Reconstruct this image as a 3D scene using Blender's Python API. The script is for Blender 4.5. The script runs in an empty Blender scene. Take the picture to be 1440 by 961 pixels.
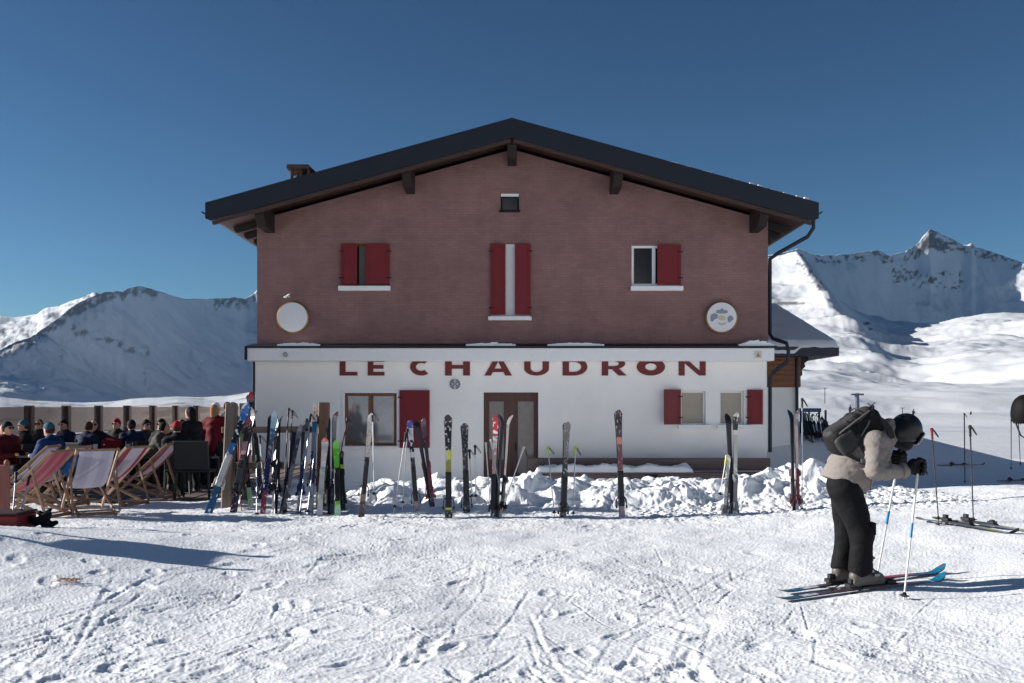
import bpy, bmesh, math, random
import numpy as np
from mathutils import Vector, Matrix, Quaternion
random.seed(7)
rng = np.random.default_rng(11)
SC = bpy.context.scene
COL = SC.collection
PI = math.pi
F, HY, HC = 1413.0, 575.0, 1.6          # focal length in photo pixels, horizon row, eye height

def P(px, py, d):
    """a photo pixel at a chosen distance -> a point of the place"""
    return Vector(((px-720.0)*d/F, d, HC-(py-HY)*d/F))

def C(r, g, b):
    f = lambda v: (v/255/12.92) if v/255 <= 0.04045 else ((v/255+0.055)/1.055)**2.4
    return (f(r), f(g), f(b))

# ------------------------------------------------------------------ materials
MATS = {}
def _nodes(name):
    m = bpy.data.materials.new(name); m.use_nodes = True
    nt = m.node_tree; b = nt.nodes['Principled BSDF']
    return m, nt, b
def N(nt, t, **kw):
    n = nt.nodes.new(t)
    for k, v in kw.items():
        if k in n.inputs.keys(): n.inputs[k].default_value = v
        else: setattr(n, k, v)
    return n
def mat(name, col, rough=0.6, metal=0.0, var=0.15, scale=6.0, bump=0.0, bscale=40.0, spec=0.4, coat=0.0):
    if name in MATS: return MATS[name]
    m, nt, b = _nodes(name)
    b.inputs['Roughness'].default_value = rough
    b.inputs['Metallic'].default_value = metal
    b.inputs['Specular IOR Level'].default_value = spec
    b.inputs['Coat Weight'].default_value = coat
    tc = N(nt, 'ShaderNodeTexCoord')
    no = N(nt, 'ShaderNodeTexNoise', Scale=scale, Detail=5.0, Roughness=0.6)
    nt.links.new(tc.outputs['Object'], no.inputs['Vector'])
    mr = N(nt, 'ShaderNodeMapRange'); mr.inputs[1].default_value = .25; mr.inputs[2].default_value = .75
    mr.inputs[3].default_value = 1-var; mr.inputs[4].default_value = 1+var
    nt.links.new(no.outputs['Fac'], mr.inputs[0])
    mx = N(nt, 'ShaderNodeVectorMath', operation='SCALE')
    mx.inputs[0].default_value = col[:3]
    nt.links.new(mr.outputs[0], mx.inputs['Scale'])
    nt.links.new(mx.outputs[0], b.inputs['Base Color'])
    if bump > 0:
        n2 = N(nt, 'ShaderNodeTexNoise', Scale=bscale, Detail=6.0, Roughness=0.6)
        nt.links.new(tc.outputs['Object'], n2.inputs['Vector'])
        bp = N(nt, 'ShaderNodeBump', Strength=min(1, bump), Distance=0.02)
        nt.links.new(n2.outputs['Fac'], bp.inputs['Height'])
        nt.links.new(bp.outputs['Normal'], b.inputs['Normal'])
    MATS[name] = m
    return m

def wood_mat(name, c1, c2, axis='X', scale=9.0, planks=0.0, rough=0.65, along=0.06):
    """grain along one axis; planks > 0 adds board joints of that width across it"""
    if name in MATS: return MATS[name]
    m, nt, b = _nodes(name)
    b.inputs['Roughness'].default_value = rough
    tc = N(nt, 'ShaderNodeTexCoord'); mp = N(nt, 'ShaderNodeMapping')
    sc = [scale, scale, scale]; sc['XYZ'.index(axis)] = scale*along
    mp.inputs['Scale'].default_value = sc
    nt.links.new(tc.outputs['Object'], mp.inputs['Vector'])
    no = N(nt, 'ShaderNodeTexNoise', Scale=1.6, Detail=8.0, Roughness=0.65, Distortion=0.4)
    nt.links.new(mp.outputs[0], no.inputs['Vector'])
    cr = N(nt, 'ShaderNodeValToRGB')
    cr.color_ramp.elements[0].position = .3; cr.color_ramp.elements[0].color = (*c1, 1)
    cr.color_ramp.elements[1].position = .7; cr.color_ramp.elements[1].color = (*c2, 1)
    nt.links.new(no.outputs['Fac'], cr.inputs[0])
    bp = N(nt, 'ShaderNodeBump', Strength=0.35, Distance=0.006)
    nt.links.new(no.outputs['Fac'], bp.inputs['Height'])
    nt.links.new(cr.outputs[0], b.inputs['Base Color'])
    nt.links.new(bp.outputs[0], b.inputs['Normal'])
    MATS[name] = m
    return m

def snow_mat(name, fine=True, bs=.5):
    m, nt, b = _nodes(name)
    b.inputs['Roughness'].default_value = 0.55
    b.inputs['Specular IOR Level'].default_value = 0.25
    tc = N(nt, 'ShaderNodeTexCoord')
    no = N(nt, 'ShaderNodeTexNoise', Scale=0.7 if fine else 0.01, Detail=6.0, Roughness=0.6)
    nt.links.new(tc.outputs['Object'], no.inputs['Vector'])
    cr = N(nt, 'ShaderNodeValToRGB')
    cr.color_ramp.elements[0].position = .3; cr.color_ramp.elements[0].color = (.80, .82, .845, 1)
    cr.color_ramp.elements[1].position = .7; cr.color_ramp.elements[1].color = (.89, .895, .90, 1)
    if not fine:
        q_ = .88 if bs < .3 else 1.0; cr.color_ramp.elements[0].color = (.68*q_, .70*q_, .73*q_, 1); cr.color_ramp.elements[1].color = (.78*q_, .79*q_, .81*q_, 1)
    nt.links.new(no.outputs['Fac'], cr.inputs[0])
    base = cr.outputs[0]
    if fine:
        n2 = N(nt, 'ShaderNodeTexNoise', Scale=38.0, Detail=7.0, Roughness=0.7)
        n3 = N(nt, 'ShaderNodeTexVoronoi', Scale=26.0)
        nt.links.new(tc.outputs['Object'], n2.inputs['Vector']); nt.links.new(tc.outputs['Object'], n3.inputs['Vector'])
        ad = N(nt, 'ShaderNodeMath', operation='ADD')
        nt.links.new(n2.outputs['Fac'], ad.inputs[0]); nt.links.new(n3.outputs['Distance'], ad.inputs[1])
        bp = N(nt, 'ShaderNodeBump', Strength=0.35, Distance=0.010)
        nt.links.new(ad.outputs[0], bp.inputs['Height'])
        nt.links.new(bp.outputs[0], b.inputs['Normal'])
    else:
        at = N(nt, 'ShaderNodeAttribute', attribute_name='rock')
        rn = N(nt, 'ShaderNodeTexNoise', Scale=0.03, Detail=8.0, Roughness=0.7)
        nt.links.new(tc.outputs['Object'], rn.inputs['Vector'])
        rc = N(nt, 'ShaderNodeValToRGB')
        rc.color_ramp.elements[0].position = .35; rc.color_ramp.elements[0].color = (.06, .057, .058, 1)
        rc.color_ramp.elements[1].position = .7; rc.color_ramp.elements[1].color = (.26, .24, .22, 1)
        nt.links.new(rn.outputs['Fac'], rc.inputs[0])
        mx = N(nt, 'ShaderNodeMix', data_type='RGBA')
        nt.links.new(at.outputs['Fac'], mx.inputs['Factor'])
        nt.links.new(cr.outputs[0], mx.inputs['A']); nt.links.new(rc.outputs[0], mx.inputs['B'])
        base = mx.outputs['Result']
        bp = N(nt, 'ShaderNodeBump', Strength=bs, Distance=6.0)
        b3 = N(nt, 'ShaderNodeTexNoise', Scale=0.05, Detail=8.0, Roughness=0.65)
        nt.links.new(tc.outputs['Object'], b3.inputs['Vector'])
        nt.links.new(b3.outputs['Fac'], bp.inputs['Height']); nt.links.new(bp.outputs[0], b.inputs['Normal'])
    nt.links.new(base, b.inputs['Base Color'])
    MATS[name] = m
    return m

def brick_mat():
    m, nt, b = _nodes('painted_brick')
    b.inputs['Roughness'].default_value = 0.85
    tc = N(nt, 'ShaderNodeTexCoord'); sx = N(nt, 'ShaderNodeSeparateXYZ'); cx = N(nt, 'ShaderNodeCombineXYZ')
    ad = N(nt, 'ShaderNodeMath', operation='ADD')
    nt.links.new(tc.outputs['Object'], sx.inputs[0])
    nt.links.new(sx.outputs['X'], ad.inputs[0]); nt.links.new(sx.outputs['Y'], ad.inputs[1])
    nt.links.new(ad.outputs[0], cx.inputs['X']); nt.links.new(sx.outputs['Z'], cx.inputs['Y'])
    br = N(nt, 'ShaderNodeTexBrick', Scale=1.0)
    br.inputs['Brick Width'].default_value = .25; br.inputs['Row Height'].default_value = .075
    br.inputs['Mortar Size'].default_value = .006; br.inputs['Mortar Smooth'].default_value = .3; br.inputs['Bias'].default_value = 0
    br.inputs['Color1'].default_value = (*C(146, 111, 107), 1); br.inputs['Color2'].default_value = (*C(137, 104, 101), 1)
    br.inputs['Mortar'].default_value = (*C(132, 101, 98), 1)
    nt.links.new(cx.outputs[0], br.inputs['Vector'])
    no = N(nt, 'ShaderNodeTexNoise', Scale=0.9, Detail=7.0, Roughness=0.65)
    nt.links.new(tc.outputs['Object'], no.inputs['Vector'])
    mr = N(nt, 'ShaderNodeMapRange'); mr.inputs[1].default_value=.3; mr.inputs[2].default_value=.7; mr.inputs[3].default_value=.80; mr.inputs[4].default_value=1.14
    nt.links.new(no.outputs['Fac'], mr.inputs[0])
    mp = N(nt, 'ShaderNodeMapping'); mp.inputs['Scale'].default_value = (2.2, 2.2, .22)
    nt.links.new(tc.outputs['Object'], mp.inputs['Vector'])
    st = N(nt, 'ShaderNodeTexNoise', Scale=1.4, Detail=6.0, Roughness=0.7); nt.links.new(mp.outputs[0], st.inputs['Vector'])
    m2 = N(nt, 'ShaderNodeMapRange'); m2.inputs[1].default_value=.35; m2.inputs[2].default_value=.7; m2.inputs[3].default_value=.95; m2.inputs[4].default_value=1.04
    nt.links.new(st.outputs['Fac'], m2.inputs[0])
    mu = N(nt, 'ShaderNodeMath', operation='MULTIPLY'); nt.links.new(mr.outputs[0], mu.inputs[0]); nt.links.new(m2.outputs[0], mu.inputs[1])
    sc = N(nt, 'ShaderNodeVectorMath', operation='SCALE')
    nt.links.new(br.outputs['Color'], sc.inputs[0]); nt.links.new(mu.outputs[0], sc.inputs['Scale'])
    nt.links.new(sc.outputs[0], b.inputs['Base Color'])
    n2 = N(nt, 'ShaderNodeTexNoise', Scale=30.0, Detail=5.0)
    nt.links.new(tc.outputs['Object'], n2.inputs['Vector'])
    mm = N(nt, 'ShaderNodeMath', operation='MULTIPLY_ADD'); mm.inputs[1].default_value = .6
    iv = N(nt, 'ShaderNodeMath', operation='SUBTRACT'); iv.inputs[0].default_value = 1
    nt.links.new(br.outputs['Fac'], iv.inputs[1])
    nt.links.new(n2.outputs['Fac'], mm.inputs[0]); nt.links.new(iv.outputs[0], mm.inputs[2])
    bp = N(nt, 'ShaderNodeBump', Strength=0.5, Distance=0.010)
    nt.links.new(mm.outputs[0], bp.inputs['Height']); nt.links.new(bp.outputs[0], b.inputs['Normal'])
    MATS['brick'] = m
    return m

def glass_mat(name, tint, amount):
    """tinted sheet: lets `tint` through and reflects a little"""
    m, nt, b = _nodes(name)
    b.inputs['Base Color'].default_value = (*tint, 1); b.inputs['Roughness'].default_value = .08
    tr = N(nt, 'ShaderNodeBsdfTransparent'); tr.inputs[0].default_value = (*tint, 1)
    mx = N(nt, 'ShaderNodeMixShader'); mx.inputs[0].default_value = amount
    out = nt.nodes['Material Output']
    nt.links.new(tr.outputs[0], mx.inputs[1]); nt.links.new(b.outputs[0], mx.inputs[2])
    nt.links.new(mx.outputs[0], out.inputs['Surface'])
    MATS[name] = m
    return m

def band_mat(name, stops, seed=0.0, marks=None, scale=14.0, rough=0.3):
    """printed topsheet of a ski: colour bands along its length (local z, metres), optional printed marks"""
    m, nt, b = _nodes(name)
    b.inputs['Roughness'].default_value = rough; b.inputs['Coat Weight'].default_value = .3
    tc = N(nt, 'ShaderNodeTexCoord'); sx = N(nt, 'ShaderNodeSeparateXYZ')
    nt.links.new(tc.outputs['Object'], sx.inputs[0])
    mr = N(nt, 'ShaderNodeMapRange'); mr.inputs[1].default_value = 0; mr.inputs[2].default_value = 1.75
    nt.links.new(sx.outputs['Z'], mr.inputs[0])
    cr = N(nt, 'ShaderNodeValToRGB'); r = cr.color_ramp; r.interpolation = 'CONSTANT'
    while len(r.elements) < len(stops): r.elements.new(0.5)
    for e, (p, c) in zip(r.elements, stops): e.position = p
    for e, (p, c) in zip(r.elements, stops): e.color = (*C(*c), 1)
    nt.links.new(mr.outputs[0], cr.inputs[0])
    col = cr.outputs[0]
    if marks:
        mp = N(nt, 'ShaderNodeMapping'); mp.inputs['Scale'].default_value = (1.6, .3, 1.0); mp.inputs['Location'].default_value = (seed, seed*.7, seed*1.3)
        nt.links.new(tc.outputs['Object'], mp.inputs['Vector'])
        vo = N(nt, 'ShaderNodeTexNoise', Scale=scale, Detail=2.0, Roughness=.5)
        nt.links.new(mp.outputs[0], vo.inputs['Vector'])
        gt = N(nt, 'ShaderNodeMath', operation='GREATER_THAN'); gt.inputs[1].default_value = .60
        nt.links.new(vo.outputs['Fac'], gt.inputs[0])
        mx = N(nt, 'ShaderNodeMix', data_type='RGBA'); mx.inputs['B'].default_value = (*C(*marks), 1)
        nt.links.new(gt.outputs[0], mx.inputs['Factor']); nt.links.new(col, mx.inputs['A'])
        col = mx.outputs['Result']
    nt.links.new(col, b.inputs['Base Color'])
    return m

# ------------------------------------------------------------------ objects
def tag(o, label=None, cat=None, group=None, kind=None):
    if label: o['label'] = label
    if cat: o['category'] = cat
    if group: o['group'] = group
    if kind: o['kind'] = kind
    return o
def thing(name, label, cat, loc=(0, 0, 0), rz=0.0, group=None):
    o = bpy.data.objects.new(name, None); COL.objects.link(o)
    o.location = loc; o.rotation_euler = (0, 0, rz); o.empty_display_size = .1
    return tag(o, label, cat, group)
def link(name, me, m, parent=None):
    o = bpy.data.objects.new(name, me); COL.objects.link(o)
    if m is not None:
        for q in (m if isinstance(m, (list, tuple)) else [m]): me.materials.append(q)
    if parent is not None: o.parent = parent
    return o
def copy_tree(o, parent=None):
    c = o.copy(); COL.objects.link(c)
    if parent is not None: c.parent = parent
    for ch in list(o.children): copy_tree(ch, c)
    return c

class MB:
    """collects shapes; build() links them as ONE mesh object"""
    def __init__(s, off=(0, 0, 0)): s.v = []; s.f = []; s.mi = []; s.off = Vector(off)
    def raw(s, vs, fs, mi=0):
        n = len(s.v); s.v += [Vector(v)-s.off for v in vs]
        s.f += [[i+n for i in f] for f in fs]; s.mi += [mi]*len(fs); return s
    def box(s, a, b, mi=0, rot=None, piv=None):
        x0, y0, z0 = a; x1, y1, z1 = b
        vs = [Vector(p) for p in ((x0,y0,z0),(x1,y0,z0),(x1,y1,z0),(x0,y1,z0),(x0,y0,z1),(x1,y0,z1),(x1,y1,z1),(x0,y1,z1))]
        if rot is not None:
            pv = Vector(piv) if piv is not None else (Vector(a)+Vector(b))/2
            vs = [rot @ (v-pv)+pv for v in vs]
        return s.raw(vs, [(0,3,2,1),(4,5,6,7),(0,1,5,4),(1,2,6,5),(2,3,7,6),(3,0,4,7)], mi)
    def beam(s, p, q, w, h, up=(0, 0, 1), mi=0):
        """bar of section w x h from p to q; h lies along up"""
        p, q = Vector(p), Vector(q); d = (q-p).normalized(); up = Vector(up)
        sd = d.cross(up)
        if sd.length < 1e-5: sd = d.cross(Vector((0, 1, 0)))
        sd.normalize(); u = sd.cross(d).normalized()
        o = [sd*(-w/2)+u*(-h/2), sd*(w/2)+u*(-h/2), sd*(w/2)+u*(h/2), sd*(-w/2)+u*(h/2)]
        return s.raw([p+k for k in o]+[q+k for k in o], [(3,2,1,0),(4,5,6,7),(0,1,5,4),(1,2,6,5),(2,3,7,6),(3,0,4,7)], mi)
    def tube(s, pts, r, n=10, mi=0, cap=True):
        pts = [Vector(p) for p in pts]; m = len(pts)
        rs = list(r) if hasattr(r, '__len__') else [r]*m
        vs = []; ref = None
        for i, p in enumerate(pts):
            t = (pts[min(i+1, m-1)]-pts[max(i-1, 0)]).normalized()
            if ref is None:
                ref = t.cross(Vector((0, 0, 1)))
                if ref.length < 1e-3: ref = t.cross(Vector((0, 1, 0)))
            ref = (ref-t*ref.dot(t)).normalized(); bn = t.cross(ref)
            vs += [p+(ref*math.cos(2*PI*k/n)+bn*math.sin(2*PI*k/n))*rs[i] for k in range(n)]
        fs = [(i*n+k, i*n+(k+1) % n, (i+1)*n+(k+1) % n, (i+1)*n+k) for i in range(m-1) for k in range(n)]
        if cap: fs += [tuple(range(n))[::-1], tuple(range((m-1)*n, m*n))]
        return s.raw(vs, fs, mi)
    def lathe(s, prof, c, axis=(0, 0, 1), n=16, mi=0):
        a = Vector(axis).normalized(); q = Vector((0, 0, 1)).rotation_difference(a); c = Vector(c)
        vs = []
        for r, h in prof: vs += [c+q @ Vector((r*math.cos(2*PI*k/n), r*math.sin(2*PI*k/n), h)) for k in range(n)]
        m = len(prof)
        fs = [(i*n+k, i*n+(k+1) % n, (i+1)*n+(k+1) % n, (i+1)*n+k) for i in range(m-1) for k in range(n)]
        fs += [tuple(range(n))[::-1], tuple(range((m-1)*n, m*n))]
        return s.raw(vs, fs, mi)
    def prism(s, poly, y0, y1, mi=0):
        """polygon in (x, z), extruded along y"""
        n = len(poly)
        vs = [(x, y0, z) for x, z in poly]+[(x, y1, z) for x, z in poly]
        fs = [tuple(range(n)), tuple(range(2*n-1, n-1, -1))]+[(i, i+n, (i+1) % n+n, (i+1) % n) for i in range(n)]
        return s.raw(vs, fs, mi)
    def build(s, name, m, parent=None, bevel=0.0, smooth=False, seg=1):
        me = bpy.data.meshes.new(name)
        me.from_pydata([tuple(v) for v in s.v], [], s.f)
        if any(s.mi): me.polygons.foreach_set('material_index', s.mi)
        bm = bmesh.new(); bm.from_mesh(me)
        bmesh.ops.recalc_face_normals(bm, faces=bm.faces)
        if bevel > 0:
            es = [e for e in bm.edges if len(e.link_faces) == 2 and e.calc_face_angle(0) > .5]
            bmesh.ops.bevel(bm, geom=es, offset=bevel, segments=seg, affect='EDGES', profile=.5, clamp_overlap=True)
        bm.to_mesh(me); bm.free()
        if smooth:
            me.polygons.foreach_set('use_smooth', [True]*len(me.polygons))
            me.set_sharp_from_angle(angle=.7)
        return link(name, me, m, parent)

# ------------------------------------------------------------------ noise
def _hash(ix, iy, seed):
    h = (ix.astype(np.int64)*374761393 + iy.astype(np.int64)*668265263 + seed*1442695041) & 0x7fffffff
    h = ((h ^ (h >> 13))*1274126177) & 0x7fffffff
    return ((h ^ (h >> 16)) & 0xffff)/65535.0
def perlin(x, y, seed=0):
    x = np.asarray(x, float); y = np.asarray(y, float)
    ix = np.floor(x); iy = np.floor(y); fx = x-ix; fy = y-iy
    u = fx*fx*fx*(fx*(fx*6-15)+10); v = fy*fy*fy*(fy*(fy*6-15)+10)
    def g(ax, ay, dx, dy):
        a = _hash(ax, ay, seed)*2*PI
        return np.cos(a)*dx+np.sin(a)*dy
    n00 = g(ix, iy, fx, fy); n10 = g(ix+1, iy, fx-1, fy); n01 = g(ix, iy+1, fx, fy-1); n11 = g(ix+1, iy+1, fx-1, fy-1)
    return (n00*(1-u)+n10*u)*(1-v)+(n01*(1-u)+n11*u)*v
def fbm(x, y, seed=0, o=5, gain=.5):
    t = 0; a = 1; f = 1
    for i in range(o):
        t = t+a*perlin(x*f, y*f, seed+i*17); a *= gain; f *= 2.03
    return t
def ridged(x, y, seed=0, o=5, gain=.5):
    t = 0; a = 1; f = 1
    for i in range(o):
        t = t+a*(1-2*np.abs(perlin(x*f, y*f, seed+i*17))); a *= gain; f *= 2.03
    return t
def worley(x, y, seed=0):
    ix = np.floor(x); iy = np.floor(y); best = np.full(np.shape(x), 9.0)
    for dx in (-1, 0, 1):
        for dy in (-1, 0, 1):
            cx = ix+dx; cy = iy+dy
            px = cx+_hash(cx, cy, seed); py = cy+_hash(cx, cy, seed+5)
            best = np.minimum(best, (px-x)**2+(py-y)**2)
    return np.sqrt(best)
def sstep(a, b, x):
    t = np.clip((x-a)/(b-a), 0, 1); return t*t*(3-2*t)

def grid_mesh(name, X, Y, Z, m, attr=None):
    r, c = X.shape
    me = bpy.data.meshes.new(name)
    co = np.stack([X, Y, Z], -1).reshape(-1, 3).astype(np.float32)
    idx = np.arange(r*c).reshape(r, c)
    q = np.stack([idx[:-1, :-1], idx[:-1, 1:], idx[1:, 1:], idx[1:, :-1]], -1).reshape(-1, 4).astype(np.int32)
    me.vertices.add(len(co)); me.vertices.foreach_set('co', co.ravel())
    me.loops.add(q.size); me.loops.foreach_set('vertex_index', q.ravel())
    me.polygons.add(len(q)); me.polygons.foreach_set('loop_start', np.arange(0, q.size, 4, dtype=np.int32))
    me.polygons.foreach_set('use_smooth', np.ones(len(q), bool))
    me.update(calc_edges=True); me.validate()
    if attr is not None:
        a = me.attributes.new('rock', 'FLOAT', 'POINT'); a.data.foreach_set('value', attr.ravel().astype(np.float32))
    return link(name, me, m)

# ------------------------------------------------------------------ soft bodies: smooth union of limbs, one continuous surface
def sd_cone(p, a, b, ra, rb):
    a = np.array(a); b = np.array(b); ab = b-a
    t = np.clip(((p-a) @ ab)/max(ab @ ab, 1e-9), 0, 1)
    return np.linalg.norm(p-a-t[..., None]*ab, axis=-1)-(ra+(rb-ra)*t)
def sd_ell(p, c, r, rot=None):
    q = p-np.array(c)
    if rot is not None: q = q @ np.array(rot)          # columns are the local axes
    r = np.array(r); k0 = np.linalg.norm(q/r, axis=-1); k1 = np.linalg.norm(q/(r*r), axis=-1)
    return k0*(k0-1)/np.maximum(k1, 1e-6)
def sd_box(p, c, h, rad, rot=None):
    q = p-np.array(c)
    if rot is not None: q = q @ np.array(rot)
    q = np.abs(q)-(np.array(h)-rad)
    return np.linalg.norm(np.maximum(q, 0), axis=-1)+np.minimum(q.max(-1), 0)-rad
def smin(a, b, k):
    if k <= 0: return np.minimum(a, b)
    h = np.clip(.5+.5*(b-a)/k, 0, 1)
    return b*(1-h)+a*h-k*h*(1-h)
def rot_y(a):   # local axes turned in the x-z plane
    c, s = math.cos(a), math.sin(a)
    return [[c, 0, -s], [0, 1, 0], [s, 0, c]]
def blob(name, prims, h, m, parent=None, k=.03, cut=None, wob=None):
    """prims: ('c',a,b,ra,rb) | ('e',c,r,rot) | ('b',c,half,rad,rot), optionally a blend radius last; coordinates local to parent"""
    lo = np.full(3, 1e9); hi = -lo
    for q in prims:
        if q[0] == 'c':
            for pt, r in ((q[1], q[3]), (q[2], q[4])):
                lo = np.minimum(lo, np.array(pt)-r); hi = np.maximum(hi, np.array(pt)+r)
        else:
            R = max(q[2])*1.5 if q[0] == 'b' else max(q[2])
            lo = np.minimum(lo, np.array(q[1])-R); hi = np.maximum(hi, np.array(q[1])+R)
    lo -= 3*h+.01; hi += 3*h+.01
    n = np.ceil((hi-lo)/h).astype(int)+1
    ax = [lo[i]+h*np.arange(n[i]) for i in range(3)]
    p = np.stack(np.meshgrid(*ax, indexing='ij'), -1)
    f = None
    for q in prims:
        kk = k
        if q[0] == 'c':
            d = sd_cone(p, *q[1:5]); kk = q[5] if len(q) > 5 else k
        elif q[0] == 'e':
            d = sd_ell(p, q[1], q[2], q[3] if len(q) > 3 else None); kk = q[4] if len(q) > 4 else k
        else:
            d = sd_box(p, q[1], q[2], q[3], q[4] if len(q) > 4 else None); kk = q[5] if len(q) > 5 else k
        f = d if f is None else smin(f, d, kk)
    if wob is not None: f = f+wob(p)
    if cut is not None: f = np.maximum(f, cut(p))
    s = f < 0
    nx, ny, nz = f.shape
    cs = [(i, j, l) for i in (0, 1) for j in (0, 1) for l in (0, 1)]
    def sub(A, o): return A[o[0]:nx-1+o[0], o[1]:ny-1+o[1], o[2]:nz-1+o[2]]
    cnt = sum(sub(s, o).astype(np.int8) for o in cs)
    act = (cnt > 0) & (cnt < 8)
    ids = np.full(act.shape, -1); ci = np.argwhere(act); ids[act] = np.arange(len(ci))
    acc = np.zeros((len(ci), 3)); num = np.zeros(len(ci))
    for a in cs:
        for axis in range(3):
            if a[axis] == 1: continue
            b = list(a); b[axis] = 1
            ia = ci+np.array(a); ib = ci+np.array(b)
            fa = f[ia[:, 0], ia[:, 1], ia[:, 2]]; fb = f[ib[:, 0], ib[:, 1], ib[:, 2]]
            x = (fa < 0) != (fb < 0)
            t = np.where(x, fa/np.where(np.abs(fa-fb) < 1e-12, 1, fa-fb), 0)
            pt = ia+t[:, None]*(np.array(b)-np.array(a))
            acc[x] += pt[x]; num[x] += 1
    V = lo+h*(acc/np.maximum(num, 1)[:, None])
    Q = []
    for axis in range(3):
        o1, o2 = [(1, 2), (2, 0), (0, 1)][axis]
        A = np.moveaxis(s, axis, 0)
        e = np.argwhere(np.moveaxis(A[:-1] != A[1:], 0, axis))
        e = e[(e[:, o1] > 0) & (e[:, o2] > 0) & (e[:, o1] < f.shape[o1]-1) & (e[:, o2] < f.shape[o2]-1)]
        def cell(d1, d2):
            c = e.copy(); c[:, o1] -= d1; c[:, o2] -= d2
            return ids[c[:, 0], c[:, 1], c[:, 2]]
        q = np.stack([cell(1, 1), cell(0, 1), cell(0, 0), cell(1, 0)], -1)
        fl = ~s[e[:, 0], e[:, 1], e[:, 2]]
        q[fl] = q[fl][:, ::-1]
        Q.append(q)
    Q = np.concatenate(Q); Q = Q[(Q >= 0).all(1)]
    me = bpy.data.meshes.new(name)
    me.from_pydata(V.tolist(), [], Q.tolist())
    me.polygons.foreach_set('use_smooth', [True]*len(me.polygons))
    me.update()
    return link(name, me, m, parent)
def folds(amp, fx, fz, seed=0.0):
    """cloth creases"""
    def w(p):
        x, y, z = p[..., 0], p[..., 1], p[..., 2]
        return amp*(np.sin(fx*x+fz*z+3*np.sin(7*y+seed)+2*np.sin(9*z-5*x+seed))*.6+np.sin(1.9*fz*z-.7*fx*x+5*np.sin(11*x+4*y+seed*2))*.4)
    return w
# ================================================================== camera, sun, sky
cam = bpy.data.cameras.new('camera'); co = bpy.data.objects.new('camera', cam); COL.objects.link(co)
co.location = (0, 0, HC); co.rotation_euler = (PI/2, 0, 0)
cam.sensor_width = 36; cam.lens = F/1440*36; cam.shift_y = 94.5/1440
cam.clip_start = .1; cam.clip_end = 40000
SC.camera = co
SUN_EL, SUN_AZ = math.radians(20), math.radians(6.0)
to_sun = Vector((-math.cos(SUN_EL)*math.cos(SUN_AZ), math.cos(SUN_EL)*math.sin(SUN_AZ), math.sin(SUN_EL)))
sl = bpy.data.lights.new('sun', 'SUN'); sl.energy = 5.0; sl.angle = math.radians(.5); sl.color = (1, .965, .92)
so = bpy.data.objects.new('sun', sl); COL.objects.link(so)
so.rotation_euler = (-to_sun).to_track_quat('-Z', 'Y').to_euler(); so.location = (-30, 0, 30)
w = bpy.data.worlds.new('World'); SC.world = w; w.use_nodes = True
wn = w.node_tree; bg = wn.nodes['Background']
sky = wn.nodes.new('ShaderNodeTexSky'); sky.sky_type = 'NISHITA'; sky.sun_disc = False
sky.sun_elevation = SUN_EL; sky.sun_rotation = math.atan2(to_sun.x, to_sun.y)
sky.altitude = 2200; sky.air_density = 1.0; sky.dust_density = 2.0; sky.ozone_density = 4.0
sg = wn.nodes.new('ShaderNodeGamma'); sg.inputs[1].default_value = 1.4
sm = wn.nodes.new('ShaderNodeVectorMath'); sm.operation = 'MULTIPLY'; sm.inputs[1].default_value = (.50, .545, .47)
wn.links.new(sky.outputs[0], sg.inputs[0]); wn.links.new(sg.outputs[0], sm.inputs[0]); wn.links.new(sm.outputs[0], bg.inputs[0]); bg.inputs[1].default_value = .05
SC.view_settings.view_transform = 'Standard'; SC.view_settings.look = 'None'; SC.view_settings.gamma = 1
SC.view_settings.exposure = 0.74
SC.cycles.use_denoising = True; SC.cycles.max_bounces = 8; SC.cycles.transparent_max_bounces = 12
SC.cycles.sample_clamp_indirect = 6

# ================================================================== ground
BASE = 15.3     # distance of the row of planted skis
def bank_h(x, y):
    """the long heap of ploughed snow the skis are stuck in"""
    top = np.interp(x, [-9, -5.4, -4.4, -2.8, -2.2, -.4, 0, 1.5, 2.5, 4.0, 4.8, 5.3, 6.0, 6.8],
                       [0, 0, .08, .14, .27, .31, .38, .36, .31, .33, .44, .38, .14, 0])
    front = sstep(15.05, 16.5, y); back = 1-sstep(17.8, 21, y)
    return top*front*back
def base_h(x, y):
    x = np.asarray(x, float); y = np.asarray(y, float)
    h = .38*sstep(1.5, 9.5, x)*(1-sstep(15, 25, y))
    h = h+.42*np.exp(-((x+6.2)/2.6)**2-((y-9.6)/2.6)**2)           # swell on the left of the foreground
    h = h-.62*sstep(15.5, 26, y)*sstep(-6.0, -3.8, x)               # the snow dips towards the house wall
    h = h+np.interp(x, [6.9, 8.0, 9.0, 12.9, 16.3, 19, 21], [0, 1.6, 1.85, 1.42, .55, .1, 0])*np.exp(-((y-33.2)/3.3)**2)   # drift beside the annexe
    h = h-.10*sstep(16.9, 18.2, y)*(1-sstep(-5.4, -4.9, x))         # under the terrace boards
    h = h-3.2*sstep(11.9, 18, -x)*sstep(15, 24, y)   # falls away beyond the windbreak
    return h
def ground_h(x, y): return float(base_h(x, y)+bank_h(np.array(x), np.array(y)))

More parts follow.
